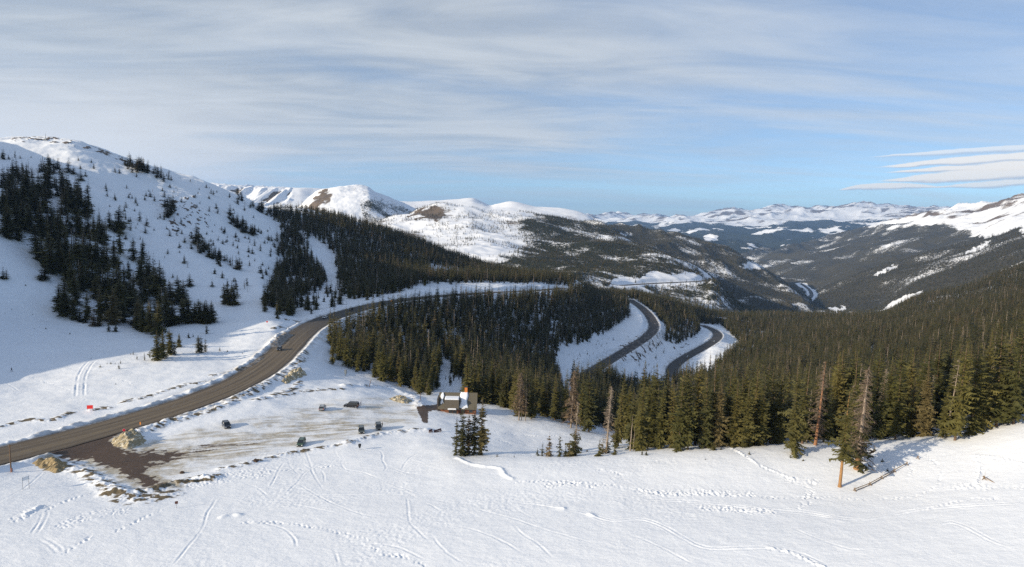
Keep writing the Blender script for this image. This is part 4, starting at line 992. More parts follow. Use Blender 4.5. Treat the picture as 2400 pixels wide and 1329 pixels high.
def right_wood(y0, y1, sp, hr, region, keep=.93):
    x, y = jitter(-20*K, .93*y1, y0, y1, sp)
    p = x/y; m = (p > -.04) & (p < .92); x, y, p = x[m], y[m], p[m]
    m = y > np.interp(p, ep, ey)+rng.uniform(0, 4, len(x)); x, y, p = x[m], y[m], p[m]
    u, v = pix(x, y, G.h(x, y))
    m = np.ones(len(x), bool)
    far = y > 400*K
    m &= ~(far & (poly_in(u, v, BANK1) | poly_in(u, v, BANK2)))
    m &= ~((u < 1480) & (y > 330*K) & (v < 830)) & ~((u < 1340) & (y > 235*K))
    m &= ~((y < 400*K) & (y > 320*K) & (u < 1300))
    m &= (rng.random(len(x)) < keep) & ((y < 400*K) | (fbm(x/60, y/90, 3, 433) > -.62))
    clear = poly_in(u, v, [(1335, 1000), (1445, 985), (1445, 1050), (1400, 1035)])
    m &= ~(clear & (y < 230*K))
    x, y = x[m], y[m]; m = off_road(x, y, 9); x, y = x[m], y[m]
    s = np.clip((y-165)/120, 0, 1)
    hh = rng.uniform(hr[0], hr[1], len(x))*(1+.28*fbm(x/70, y/110, 3, 434))
    plant(x, y, hh*np.where(rng.random(len(x)) < .2, rng.uniform(.45, .8, len(x)), rng.uniform(.9, 1.15, len(x))), region)
right_wood(120*K, 185*K, 4.4, (18, 27), 'right_front', .62)
right_wood(185*K, 420*K, 4.7, (14, 21), 'right_wood', .97)
right_wood(420*K, 1000*K, 5.2, (12, 18), 'right_wood', .97)
right_wood(1000*K, 1400*K, 6.2, (12, 18), 'right_wood', .97)
zone([(1296, 692), (1345, 672), (1400, 684), (1478, 694), (1560, 712), (1640, 735), (1640, 746), (1560, 738), (1520, 722), (1484, 702), (1474, 714), (1440, 706), (1340, 696)], (560, 980), 4.6, (11, 17), 'inner_wood', .96, .1, 5, seed=18)
# bits of young growth on the road banks
zone([(1330, 830), (1400, 800), (1450, 790), (1430, 830), (1350, 870)], (400, 600), 7, (2, 5), 'bank_growth', .35, .5, 4, seed=20)
zone([(1490, 830), (1540, 800), (1570, 830), (1500, 870)], (400, 640), 7, (3, 8), 'bank_growth', .4, .5, 4, seed=21)

# single trees read off one by one: (foot u, foot v, top v)
SINGLES = {}
SINGLES['left_slope'] = [(round(x/4, 1), 300+y/4, 300+t/4) for x, y, t in [(20, 555, 400), (85, 555, 390), (85, 295, 240), (190, 285, 250), (290, 278, 255), (190, 500, 350), (240, 525, 360), (300, 465, 355), (370, 415, 330), (410, 400, 260), (465, 340, 265), (545, 385, 265), (470, 420, 355), (515, 380, 300),
 (640, 415, 275), (690, 435, 350), (760, 490, 385), (755, 385, 340), (805, 455, 385), (735, 305, 260), (880, 385, 320), (855, 325, 285), (1080, 415, 360), (1120, 425, 360), (1240, 420, 330), (1280, 460, 400), (1190, 350, 320), (1330, 380, 340), (1385, 425, 350), (1440, 430, 365), (1470, 470, 390), (1510, 470, 400), (1560, 450, 415), (1605, 490, 440), (1690, 470, 455), (1785, 505, 470),
 (225, 685, 530), (300, 660, 530), (345, 660, 510), (405, 600, 500), (455, 650, 510), (125, 755, 620), (740, 605, 565), (820, 615, 520), (790, 700, 650), (865, 785, 715), (1005, 640, 590), (1085, 680, 630), (1370, 640, 590), (1450, 685, 625), (1220, 625, 600),
 (1030, 930, 770), (1110, 980, 720), (1180, 860, 780), (1220, 880, 820), (1265, 780, 745), (1310, 875, 760), (1225, 960, 890), (1290, 905, 880), (1365, 985, 910), (1180, 1045, 985), (1315, 1045, 1010), (1445, 960, 930), (1560, 940, 915), (1480, 855, 830), (1550, 740, 640), (1600, 790, 660), (1540, 860, 760),
 (1830, 1090, 1040), (1860, 1130, 1050), (1910, 1160, 1060), (1965, 1215, 1085), (2020, 1200, 1100), (2055, 1235, 1120), (2130, 1250, 1170), (2180, 1290, 1180), (2230, 1320, 1220), (2150, 850, 790), (2185, 865, 805), (2225, 890, 790), (2280, 900, 820), (2310, 940, 850), (2365, 960, 890), (1270, 1155, 1120), (1330, 1190, 1130), (1400, 1225, 1200), (1545, 1215, 1190)]]
SINGLES['left_slope'] += [(round(x/4, 1), 632+y/4, 632+t/4) for x, y, t in [(60, 90, -20), (30, 90, -40), (1600, 320, 95), (1680, 300, 50), (1720, 330, 90), (1615, 520, 300), (1720, 490, 250), (1770, 500, 240), (1830, 495, 300), (1880, 500, 270), (1920, 500, 290), (1950, 500, 280), (1990, 490, 285), (1940, 600, 500), (1780, 150, 25), (1620, 75, 25), (1990, 160, 90), (2110, 320, 125), (2140, 325, 140), (2195, 330, 130), (2225, 230, 170), (1480, 220, 20),
 (390, 105, -40), (420, 100, -60), (1085, 580, 500), (1020, 580, 480), (560, 380, 120), (620, 440, 160), (700, 470, 250), (750, 490, 370), (800, 500, 400), (880, 530, 380), (930, 530, 400)]]
SINGLES['road_copse'] = [(round(x/4, 1), 632+y/4, 632+t/4) for x, y, t in [(1475, 850, 560), (1530, 830, 560), (1600, 800, 540), (1640, 800, 650), (1680, 725, 590), (1405, 830, 740), (1355, 850, 765), (1285, 840, 795), (1865, 780, 610), (1890, 780, 590), (1925, 770, 615)]]
SMALL_LEFT = [(round(x/4, 1), 632+y/4, 632+t/4) for x, y, t in [(1115, 930, 870), (1130, 880, 845), (1250, 795, 755), (1225, 795, 775), (940, 915, 880), (1020, 945, 930), (2060, 765, 715), (1770, 640, 580), (1810, 630, 600), (655, 605, 585), (430, 555, 535), (320, 555, 540), (2275, 790, 770), (1005, 885, 865), (1040, 885, 860), (1080, 885, 868), (2130, 770, 748), (240, 150, 132), (110, 375, 362), (48, 408, 396), (308, 420, 410), (1085, 1075, 1058), (855, 838, 822)]]
FRONT_GREEN = [(1858, 1064, 838), (1826, 1040, 850), (2238, 1032, 792), (2098, 1030, 868), (2165, 1022, 850), (2208, 1026, 905), (2130, 1024, 880), (2275, 1018, 800), (2300, 1008, 770), (2335, 1000, 762), (2375, 994, 742), (1500, 1056, 882), (1482, 1052, 905), (1590, 1056, 858), (1612, 1054, 868), (1575, 1050, 885), (1545, 1052, 890), (1655, 1050, 866), (1685, 1048, 880), (1720, 1046, 885), (1748, 1047, 890), (1530, 1048, 845), (1785, 1044, 870), (1805, 1040, 855), (1880, 1040, 846), (1990, 1062, 880), (2020, 1035, 880), (2062, 1030, 855), (1930, 1036, 880), (1443, 1052, 975), (1005, 926, 872), (985, 918, 850), (1095, 945, 826), (1110, 944, 840), (1160, 948, 870), (1185, 955, 868), (1245, 982, 868), (1300, 985, 870), (1320, 990, 862), (1380, 1012, 866), (1360, 1000, 872)]
CLUMP = [(1069, 1066, 983, .8, 'thin sparse leftmost'), (1084, 1067, 962, 1, 'full bushy'), (1097, 1066, 968, .8, 'slender middle'), (1111, 1066, 962, .95, 'dense'), (1128, 1066, 940, 1.0, 'tallest rightmost')]
SAPL = [(1260, 1068, 1047), (1271, 1069, 1032), (1287, 1070, 1011), (1311, 1070, 1012), (1334, 1070, 1023), (1325, 1070, 1040), (1346, 1068, 1005), (1404, 1069, 1026), (1412, 1064, 1022), (1425, 1062, 1030), (1440, 1066, 1040), (1505, 1066, 1052), (1515, 1067, 1056), (1672, 1055, 1031), (1690, 1054, 1045), (1756, 1065, 1056), (1653, 1077, 1073), (1165, 1070, 1062), (1205, 1072, 1066), (2050, 1056, 1044), (2068, 1082, 1072), (2080, 1104, 1094), (1852, 1072, 1064), (1882, 1080, 1074), (1363, 1057, 1048), (1376, 1058, 1052)]
# ------------------------------------------------------------------ building the trees
def tag(o, label=None, cat=None, group=None, kind=None):
    if label: o['label'] = label
    if cat: o['category'] = cat
    if group: o['group'] = group
    if kind: o['kind'] = kind
    return o
def empty(name, loc, rz=0.0, rot=None, scale=None):
    o = bpy.data.objects.new(name, None); COL.objects.link(o); o.location = loc
    o.rotation_euler = rot or (0, 0, rz); o.empty_display_size = .5
    if scale is not None: o.scale = scale
    return o
def part(name, me, parent=None, loc=None, rot=None):
    o = bpy.data.objects.new(name, me); COL.objects.link(o)
    if parent is not None: o.parent = parent
    if loc is not None: o.location = loc
    if rot is not None: o.rotation_euler = rot
    return o
def depth_of(P):
    return -float((np.array([P[0], P[1], P[2]-ZC]) @ RM)[2])
def foot(u, v, vt, ymin=0):
    P = G.at(u, v, ymin); return P, (v-vt)*depth_of(P)/F

X_, Y_, H_, R_ = np.concatenate(TX), np.concatenate(TY), np.concatenate(TH), np.concatenate(TR)
Z_ = G.h(X_, Y_)
CV = np.full(len(X_), -1)
extra = []
for reg, lst in SINGLES.items():
    for u, v, t in lst:
        P, h = foot(u, v, t, 150 if reg == 'left_slope' else 0); extra.append((P, h, reg, -1))
for i, (u, v, t) in enumerate(FRONT_GREEN):
    P, h = foot(u, v, t); extra.append((P, h, 'front_row', -1))
if extra:
    X_ = np.r_[X_, [e[0][0] for e in extra]]; Y_ = np.r_[Y_, [e[0][1] for e in extra]]; Z_ = np.r_[Z_, [e[0][2] for e in extra]]
    H_ = np.r_[H_, [e[1] for e in extra]]; R_ = np.r_[R_, np.array([e[2] for e in extra], dtype=object)]
n_tree = len(X_)
# how much of each tree the view shows, front to back
zb = np.zeros((443, 800), bool); seen = np.zeros(n_tree, int)
ub, vb = pix(X_, Y_, Z_); ut, vt_ = pix(X_, Y_, Z_+H_)
for i in np.argsort(Y_):
    v0, v1 = int(vt_[i]/3), int(vb[i]/3)
    if v1 <= v0 or v1 < 0 or v0 > 442: continue
    hpx = v1-v0; c = 0
    for r in range(max(v0, 0), min(v1, 442)+1):
        w = max(.5, .10*hpx*min(1, .15+(r-v0)/hpx*1.1)); cx = (ub[i]+(ut[i]-ub[i])*(v1-r)/hpx)/3
        a, b = int(cx-w), int(cx+w)+1
        if b <= 0 or a >= 800: continue
        row = zb[r, max(a, 0):min(b, 800)]; c += int((~row).sum()); row[:] = True
    seen[i] = c
order = np.argsort(-seen)
N_SINGLE = 292
single = order[:N_SINGLE]; single = single[seen[single] > 3]
bulk = np.setdiff1d(np.arange(n_tree), single)

LAB = {
 'left_stand': ('dark green spruce in the shaded stand on the steep left hillside', 'spruces of the shaded stand on the left hillside'),
 'left_slope': ('small dark spruce standing apart on the shaded snow of the left hillside', 'scattered spruces on the left hillside'),
 'road_copse': ('dark spruce of the little copse on the sunlit snow field left of the highway', 'copse on the snow field by the highway'),
 'gully_stand': ('dark spruce in the open stand above the highway bend', 'spruces above the highway bend'),
 'upper_wood': ('dark spruce of the big wood on the slope above the highway', 'spruces of the wood above the highway'),
 'inner_wood': ('dark green spruce of the dense wood inside the highway bend', 'spruces of the wood inside the bend'),
 'right_front': ('olive green spruce just behind the front row facing the open snow', 'spruces behind the front row'),
 'right_wood': ('olive green spruce deep in the wood behind the hut and the snow crest', 'spruces deep in the wood'),
 'front_row': ('tall olive green spruce in the front row facing the open snow', 'spruces of the front row'),
 'bank_growth': ('small spruce on the snowy bank beside the hairpin roads', 'young spruces on the hairpin banks')}
for i in single:
    reg = R_[i]; s = H_[i]/HC; k = int(rng.integers(len(CROWNS))); w = float(rng.uniform(.72, 1.05))
    w *= {'left_slope': 2.4, 'left_stand': 1.7, 'road_copse': 1.6, 'gully_stand': 1.6, 'upper_wood': 1.15, 'inner_wood': 1.15}.get(reg, 1.0)
    o = empty('spruce_tree', (X_[i], Y_[i], Z_[i]), rot=(rng.normal(0, .018), rng.normal(0, .018), rng.uniform(0, 6.28)), scale=(s*w, s*w, s))
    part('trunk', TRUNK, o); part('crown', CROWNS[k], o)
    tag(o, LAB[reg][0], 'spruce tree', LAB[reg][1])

# ---- the mass of the wood: one object of instanced spruces
def proto_collection(name, meshes):
    c = bpy.data.collections.new(name)
    for j, me in enumerate(meshes):
        c.objects.link(bpy.data.objects.new('%s_%02d' % (name, j), me))
    return c
def forest(name, P, sc, rz, idx, coll, label):
    me = bpy.data.meshes.new(name); me.vertices.add(len(P)); me.vertices.foreach_set('co', P.astype(np.float32).ravel())
    for nm, typ, arr in (('sc', 'FLOAT_VECTOR', sc), ('rot', 'FLOAT_VECTOR', rz), ('kindno', 'INT', idx)):
        a = me.attributes.new(nm, typ, 'POINT')
        a.data.foreach_set('vector' if typ == 'FLOAT_VECTOR' else 'value', np.ascontiguousarray(arr).ravel())
    o = bpy.data.objects.new(name, me); COL.objects.link(o)
    ng = bpy.data.node_groups.new(name, 'GeometryNodeTree')
    ng.interface.new_socket('Geometry', in_out='INPUT', socket_type='NodeSocketGeometry'); ng.interface.new_socket('Geometry', in_out='OUTPUT', socket_type='NodeSocketGeometry')
    gi = ng.nodes.new('NodeGroupInput'); go = ng.nodes.new('NodeGroupOutput')
    m2p = ng.nodes.new('GeometryNodeMeshToPoints'); iop = ng.nodes.new('GeometryNodeInstanceOnPoints')
    ci = ng.nodes.new('GeometryNodeCollectionInfo'); ci.inputs['Collection'].default_value = coll
    ci.inputs['Separate Children'].default_value = True; ci.inputs['Reset Children'].default_value = True
    def na(nm, dt):
        n = ng.nodes.new('GeometryNodeInputNamedAttribute'); n.data_type = dt; n.inputs['Name'].default_value = nm; return n.outputs['Attribute']
    ng.links.new(gi.outputs[0], m2p.inputs['Mesh']); ng.links.new(m2p.outputs[0], iop.inputs['Points']); ng.links.new(ci.outputs[0], iop.inputs['Instance'])
    iop.inputs['Pick Instance'].default_value = True
    ng.links.new(na('kindno', 'INT'), iop.inputs['Instance Index']); ng.links.new(na('sc', 'FLOAT_VECTOR'), iop.inputs['Scale'])
    e2r = ng.nodes.new('FunctionNodeEulerToRotation'); ng.links.new(na('rot', 'FLOAT_VECTOR'), e2r.inputs[0]); ng.links.new(e2r.outputs[0], iop.inputs['Rotation'])
    ng.links.new(iop.outputs[0], go.inputs[0])
    md = o.modifiers.new('scatter', 'NODES'); md.node_group = ng
    tag(o, label, None, None, 'stuff')
    return o
CM = proto_collection('near_spruce_kinds', MID); CL = proto_collection('far_spruce_kinds', LOW)
def scatter_arrays(h, nk, wide=1.0):
    n = len(h); w = rng.uniform(.85, 1.3, n)*wide; s = h/HC
    return np.stack([s*w, s*w, s], -1).astype(np.float32), np.stack([rng.normal(0, .02, n), rng.normal(0, .02, n), rng.uniform(0, 6.28, n)], -1).astype(np.float32), np.where(rng.random(n) < .045, nk-1, rng.integers(0, max(nk-1, 1), n)).astype(np.int32)
b = bulk
forest('spruce_forest', np.stack([X_[b], Y_[b], Z_[b]], -1), *scatter_arrays(H_[b], len(MID), np.where(R_[b] == 'left_slope', 2.1, np.where(np.isin(R_[b].astype(str), ['left_stand', 'gully_stand']), 1.35, 1.0))), CM, 'dense dark green spruce forest covering the slopes round the highway')

# woods on the hills beyond, as far as single trees still show
FP, FH = [], []
def far_woods(sh, W_, y0, y1, sp, hr, dens=1.0, seed=0, pmin=-9, pmax=9):
    p0, p1 = max(sh.p[0], pmin, -.86), min(sh.p[-1], pmax, .86)
    xs = [p0*y0, p0*y1, p1*y0, p1*y1]
    x, y = jitter(min(xs), max(xs), y0, y1, sp); p = x/y
    m = (p > p0) & (p < p1); x, y, p = x[m], y[m], p[m]
    ci = np.interp(p, sh.p, np.arange(len(sh.p))).astype(int); ri = np.interp(np.log(y), sh.ly, np.arange(len(sh.y))).astype(int)
    w = W_[ri, ci]
    pr = sstep(.22, .68, w + .20*fbm(x/45, y/45, 3, 500+seed) + .26*fbm(x/170, y/170, 3, 520+seed))
    m = rng.random(len(x)) < pr*dens; x, y = x[m], y[m]
    z = sh.h(x, y); u, v = pix(x, y, z)
    m = (u > -30) & (u < 2430); x, y, z = x[m], y[m], z[m]
    FP.append(np.stack([x, y, z], -1)); FH.append(rng.uniform(hr[0], hr[1], len(x)))
far_woods(S2, np.clip(np.maximum(wood2, .39*bare2*(1-cut2)), 0, 1), 950*K, 2450*K, 11.5, (8, 14), 1.0, 1)
far_woods(S4, wood4, 2050*K, 3000*K, 16, (7, 12), .9, 2)
far_woods(S6, wood6, 2000*K, 3450*K, 15, (10, 15), .95, 3)
far_woods(S7, wood7, 1500*K, 3400*K, 14, (11, 16), .95, 4)
far_woods(S3, wood3, 2500*K, 3900*K, 18, (8, 12), .9, 5, pmin=-.2)
FP = np.concatenate(FP); FH = np.concatenate(FH)
print('trees near', n_tree, 'singles', len(single), 'far', len(FP))
forest('far_woods', FP, *scatter_arrays(FH, len(LOW), 1.15), CL, 'woods on the farther hills reading as one dark mass')

# ---- the clump in front of the hut, young trees, dead trees
names = {'thin sparse leftmost': 'thin gappy spruce, leftmost of the five clumped in front of the hut', 'full bushy': 'bushy spruce, second from the left in the clump before the hut', 'slender middle': 'slender spruce in the middle of the clump before the hut', 'dense': 'dense dark spruce, second from the right in the clump before the hut', 'tallest rightmost': 'tallest spruce, rightmost of the clump in front of the hut'}
for j, (u, v, t, w, nm) in enumerate(CLUMP):
    P, h = foot(u, v, t); h *= 1.12
    V_, F_ = spruce_crown(600+j, HC, 1.75, .04, 34, 9, 6, gap=.45 if j == 0 else .24, power=2.1, ragged=.4)
    s = h/HC
    o = empty('spruce_tree', P, rng.uniform(0, 6), scale=(s*w*1.15, s*w*1.15, s)); part('trunk', TRUNK, o); part('crown', mesh_from('crown', V_, F_, [M_NEEDLE]), o)
    tag(o, names[nm], 'spruce tree', 'clump of spruces in front of the hut')
P, h = foot(1968, 1141, 900)
V_, F_ = spruce_crown(640, HC, 1.65, .28, 38, 9, 7, gap=.36, power=1.7, ragged=.5, fine=.8)
o = empty('spruce_tree', P, rot=(0, .035, .4), scale=(h/HC*1.05,)*2+(h/HC,)); part('trunk', trunk_mesh('trunk', HC, .29, M_OLDBARK, 9, seed=5), o); part('crown', mesh_from('crown', V_, F_, [M_FRONT]), o)
tag(o, 'ragged spruce with bare orange lower trunk nearest the rail fence', 'spruce tree')
SAPC = []
for k in range(4):
    V_, F_ = spruce_crown(700+k, HC, [5.2, 4.2, 6.0, 4.8][k], .02, 13, 8, 4, gap=.2, power=1.0, ragged=.35)
    SAPC.append(mesh_from('crown', V_, F_, [M_NEEDLE]))
def sapling(u, v, t, label, group, wide=1.0):
    P, h = foot(u, v, t); s = max(h, .5)/HC; k = int(rng.integers(4)); w = rng.uniform(.75, 1.1)*wide
    o = empty('spruce_sapling', P, rng.uniform(0, 6), scale=(s*w, s*w, s)); part('trunk', TRUNK, o); part('crown', SAPC[k], o)
    tag(o, label, 'young spruce', group)
for i, (u, v, t) in enumerate(SAPL):
    if i < 7: sapling(u, v, t, 'young spruce in the row of small trees on the crest right of the hut', 'row of young spruces on the snow crest', .85)
    elif v-t > 14: sapling(u, v, t, 'young spruce at the foot of the front trees on the snow crest', 'young spruces at the foot of the front trees')
    else: sapling(u, v, t, 'tiny spruce top poking out of the open snow', 'tiny spruces poking out of the snow', 1.3)
for u, v, t in SMALL_LEFT:
    sapling(u, v, t, 'tiny spruce poking out of the snow field left of the highway', 'tiny spruces in the left snow field', 1.15)

DEAD = [
 (2008, 1099, 850, 'thick', 'thick grey dead spruce with orange foot and drooping bare limbs', M_GREYWOOD, .48, .12, .7),
 (1911, 1043, 838, 'red', 'bare red barked dead spruce among the green front trees', M_REDWOOD, .34, .1, .5),
 (1890, 1037, 905, 'thin', 'thin grey dead spruce left of the red barked one', M_GREYWOOD, .22, .25, .4),
 (1986, 1062, 893, 'half', 'half dead spruce with a forked bare top behind the ragged tree', M_GREYWOOD, .32, .1, .8),
 (1338, 1002, 862, 'brown', 'tall brown dead spruce above the snow bank right of the hut', M_GREYWOOD, .28, .12, .9),
 (1347, 1062, 935, 'low', 'grey dead spruce with green skirt behind the row of young trees', M_GREYWOOD, .27, .1, .8),
 (1421, 1061, 897, 'pale', 'pale silver dead spruce standing alone before the dark wood', M_GREYWOOD, .30, .12, .7),
 (1477, 1057, 968, 'stub', 'short broken dead trunk at the wood edge, the left of two', M_GREYWOOD, .26, .3, .3),
 (1484, 1057, 998, 'stub', 'short broken dead trunk at the wood edge, the right of two', M_GREYWOOD, .22, .3, .3),
 (1216, 985, 868, 'brown', 'brown needled dead spruce right of the hut, leftmost of three', M_GREYWOOD, .24, .2, 1.0),
 (1222, 985, 886, 'thin', 'bare thin dead spruce right of the hut, middle of three', M_GREYWOOD, .18, .3, .4),
 (1231, 986, 906, 'thin', 'bare dead spruce right of the hut, rightmost of three', M_GREYWOOD, .20, .3, .5),
 (2058, 1028, 857, 'pale', 'white topped dead spruce standing up out of the front trees', M_GREYWOOD, .24, .3, .5),
 (2218, 1024, 826, 'lean', 'leaning white dead spire above the trees at the right', M_GREYWOOD, .22, .3, .4),
 (2172, 1020, 872, 'thin', 'bare dead spruce behind the two trunks right of the fence', M_GREYWOOD, .2, .3, .4)]
for j, (u, v, t, kind, label, mat, r0, lo, Lw) in enumerate(DEAD):
    P, h = foot(u, v, t); s = h/HC
    top = .98 if kind != 'stub' else .99
    ln = {'lean': 4.0, 'thick': 1.5, 'red': 2.2, 'pale': 1.8}.get(kind, 1.0)
    o = empty('dead_spruce_tree', P, 0, scale=(s*1.05, s*1.05, s))
    o.rotation_euler = (0, .012*ln+.012, 0)
    tk = trunk_mesh('trunk', HC, r0*(1.5 if kind == 'stub' else 1.0), mat, 9, ln*.3, 30+j, .98)
    if kind == 'thick': tk.materials.append(M_OLDBARK); tk.polygons.foreach_set('material_index', np.array([1 if (p.center.z < 3.2) else 0 for p in tk.polygons], np.int32))
    part('trunk', tk, o)
    nl = {'stub': 14, 'thin': 90, 'lean': 40, 'thick': 380, 'red': 260, 'brown': 300, 'pale': 260}.get(kind, 180)
    V_, F_, mi = bare_limbs(800+j, HC, lo, .97 if kind != 'stub' else .6, nl, (3.6 if kind in ('thick', 'red', 'brown') else 2.8)*Lw+.7, rad=.05, needles={'brown': .75, 'half': .0, 'low': .15, 'thick': .22, 'red': .25}.get(kind, .04), droop=.6)
    part('limbs', mesh_from('limbs', V_, F_, [M_LIMB if kind in ('red', 'thick', 'brown') else mat, M_DEADNEEDLE], mi), o)
    if kind in ('half', 'low', 'thick'):
        V_, F_ = spruce_crown(850+j, HC*(.72 if kind == 'half' else .45), 2.0, .12, 20, 8, 5, gap=.4, power=1.8, ragged=.45)
        part('crown', mesh_from('crown', V_, F_, [M_NEEDLE]), o)
    tag(o, label, 'dead tree', 'dead spruces along the wood edge')
# ------------------------------------------------------------------ small builders
class MB:
    def __init__(s): s.V, s.F, s.I = [], [], []
    def add(s, V_, F_, mi=0):
        o = len(s.V); s.V += [tuple(map(float, v)) for v in V_]; s.F += [tuple(i+o for i in f) for f in F_]; s.I += [mi]*len(F_)
    def box(s, c, size, rz=0.0, mi=0, taper=(1, 1), ry=0.0):
        hx, hy, hz = (q/2 for q in size); V_ = []
        for z in (-1, 1):
            t = taper if z > 0 else (1, 1)
            for x, y in ((-1, -1), (1, -1), (1, 1), (-1, 1)):
                p = np.array([x*hx*t[0], y*hy*t[1], z*hz])
                if ry: p = np.array([p[0]*math.cos(ry)+p[2]*math.sin(ry), p[1], -p[0]*math.sin(ry)+p[2]*math.cos(ry)])
                V_.append((c[0]+p[0]*math.cos(rz)-p[1]*math.sin(rz), c[1]+p[0]*math.sin(rz)+p[1]*math.cos(rz), c[2]+p[2]))
        s.add(V_, [(0, 3, 2, 1), (4, 5, 6, 7), (0, 1, 5, 4), (1, 2, 6, 5), (2, 3, 7, 6), (3, 0, 4, 7)], mi)
    def tube(s, pts, rads, n=8, mi=0):
        v, f = tube(pts, rads, n); s.add(v, f, mi)
    def prism(s, outline, axis_len, mi=0, off=0.0, scale_far=1.0):
        """outline in (x,z), extruded along y, centred"""
        n = len(outline); V_ = [(x, off-axis_len/2, z) for x, z in outline]+[(x, off+axis_len/2, z) for x, z in outline]
        s.add(V_, [tuple(range(n)), tuple(range(2*n-1, n-1, -1))]+[(i, i+n, (i+1) % n+n, (i+1) % n) for i in range(n)], mi)
    def build(s, name, mats, parent=None, bevel=0.0, smooth=False, loc=None, rot=None):
        me = mesh_from(name, s.V, s.F, mats if isinstance(mats, list) else [mats], s.I, smooth)
        bm = bmesh.new(); bm.from_mesh(me); bmesh.ops.recalc_face_normals(bm, faces=bm.faces)
        if bevel: bmesh.ops.bevel(bm, geom=[e for e in bm.edges if e.calc_face_angle(0) > .5], offset=bevel, segments=2, affect='EDGES', clamp_overlap=True)
        bm.to_mesh(me); bm.free()
        return part(name, me, parent, loc, rot)
M_WOOD = plain('weathered_brown_wood', (.16, .10, .06), .85, vary=.4, scale=4)
M_GREYPAINT = plain('grey_paint', (.20, .22, .23), .6)
M_WHITE = plain('white_paint', (.72, .73, .74), .5, vary=.06)
M_RED = plain('red_sign_paint', (.72, .035, .03), .5, vary=.08)
M_PINKRED = plain('stop_sign_red', (.62, .03, .06), .4, vary=.06)
M_ORANGE = plain('orange_plastic', (.85, .30, .03), .5, vary=.1)
M_STEEL = plain('galvanised_steel', (.34, .35, .36), .45, .6)
M_DARK = plain('dark_metal', (.03, .032, .035), .5)
M_TYRE = plain('tyre_rubber', (.02, .02, .02), .8)
M_RIM = plain('alloy_rim', (.35, .36, .37), .35, .8)
M_GLASS = plain('tinted_glass', (.018, .022, .026), .08, vary=.05, spec=.7)
M_LAMP = plain('lamp_glass', (.75, .75, .72), .2, spec=.6)
M_TAIL = plain('tail_lamp_red', (.45, .02, .02), .25, spec=.5)
M_BLACKPL = plain('black_plastic', (.025, .025, .027), .6)
M_SNOW = plain('packed_snow', (.85, .865, .89), .55, vary=.04, scale=.8)

# ------------------------------------------------------------------ cars
def paint(name, col):
    m = plain(name, col, .28, vary=.08, scale=1.5, spec=.5); m.node_tree.nodes['Principled BSDF'].inputs['Coat Weight'].default_value = .5
    return m
def car(P, yaw, mat, label, group, L=4.7, Wd=1.86, H=1.74, kind='suv', tilt=(0, 0)):
    o = empty('parked_car' if 'park' in group else 'passing_car', P, rot=(tilt[0], tilt[1], yaw))
    h = L/2; b = MB()
    belt = H*.60
    side = [(-h+.06, .42), (-h, .62), (-h+.04, belt-.02), (-h+.30, belt), (h-1.25, belt), (h-.35, belt-.12), (h-.05, belt-.28), (h, .62), (h-.05, .38), (h-.45, .30), (-h+.45, .30)]
    b.prism(side, Wd)
    body = b.build('body', mat, o, bevel=.07)
    # cabin
    x0, x1 = (-h+.12, h-1.05) if kind == 'suv' else (-h+.75, h-1.1)
    xr0, xr1 = (-h+.38, h-1.85) if kind == 'suv' else (-h+1.35, h-2.0)
    c = MB(); w0, w1 = Wd*.47, Wd*.40
    zt = H-.05
    c.add([(x0, -w0, belt-.02), (x1, -w0, belt-.02), (x1, w0, belt-.02), (x0, w0, belt-.02), (xr0, -w1, zt), (xr1, -w1, zt), (xr1, w1, zt), (xr0, w1, zt)], [(0, 3, 2, 1), (4, 5, 6, 7), (0, 1, 5, 4), (1, 2, 6, 5), (2, 3, 7, 6), (3, 0, 4, 7)])
    c.build('window', M_GLASS, o, bevel=.04)
    r = MB(); r.box(((xr0+xr1)/2, 0, H-.02), (xr1-xr0+.16, w1*2+.10, .09)); r.build('roof', mat, o, bevel=.04)
    p = MB()
    for s in (-1, 1):
        for xa, xb in ((x0+.03, xr0+.03), (x1-.03, xr1-.03), ((x0*.45+x1*.55), (xr0*.45+xr1*.55)), ((x0*.78+x1*.22), (xr0*.78+xr1*.22))):
            p.tube([(xa, s*(w0+.012), belt-.02), (xb, s*(w1+.02), zt)], [.05, .045], 5)
    p.build('pillar', mat, o)
    if kind == 'suv':
        for s in (-1, 1):
            q = MB(); q.tube([(xr0+.1, s*w1*.86, H+.09), (xr1-.15, s*w1*.86, H+.09)], [.028, .028], 5); q.build('roof_rail', M_BLACKPL, o)
    for sx, sy in ((1, 1), (1, -1), (-1, 1), (-1, -1)):
        wx, wy = sx*(h-.92), sy*(Wd/2-.10)
        t = MB(); t.tube([(wx, wy-.11, .36), (wx, wy+.11, .36)], [.36, .36], 16); w_ = t.build('wheel', M_TYRE, o, bevel=.03)
        t = MB(); t.tube([(wx, wy+sy*.10, .36), (wx, wy+sy*.125, .36)], [.22, .20], 12); t.build('rim', M_RIM, w_)
    for s in (-1, 1):
        t = MB(); t.box((h-.06, s*Wd*.36, belt-.36), (.16, .36, .18)); t.build('headlight', M_LAMP, o, bevel=.03)
        t = MB(); t.box((-h+.05, s*Wd*.42, belt-.18), (.12, .18, .36)); t.build('tail_light', M_TAIL, o, bevel=.02)
        t = MB(); t.box((x1-.32, s*(Wd/2+.11), belt+.07), (.12, .20, .14)); t.build('wing_mirror', mat, o, bevel=.03)
    t = MB(); t.box((h+.0, 0, .50), (.10, Wd*.8, .24)); t.box((-h+.0, 0, .50), (.10, Wd*.86, .24)); t.build('bumper', M_BLACKPL, o, bevel=.03)
    t = MB(); t.box((h-.03, 0, belt-.36), (.08, Wd*.5, .16)); t.build('grille', M_DARK, o)
    tag(o, label, 'car', group)
    return o
def gat(u, v):
    P = G.at(u, v); return Vector(P)
PARK = 'cars parked on the snowy pass car park'
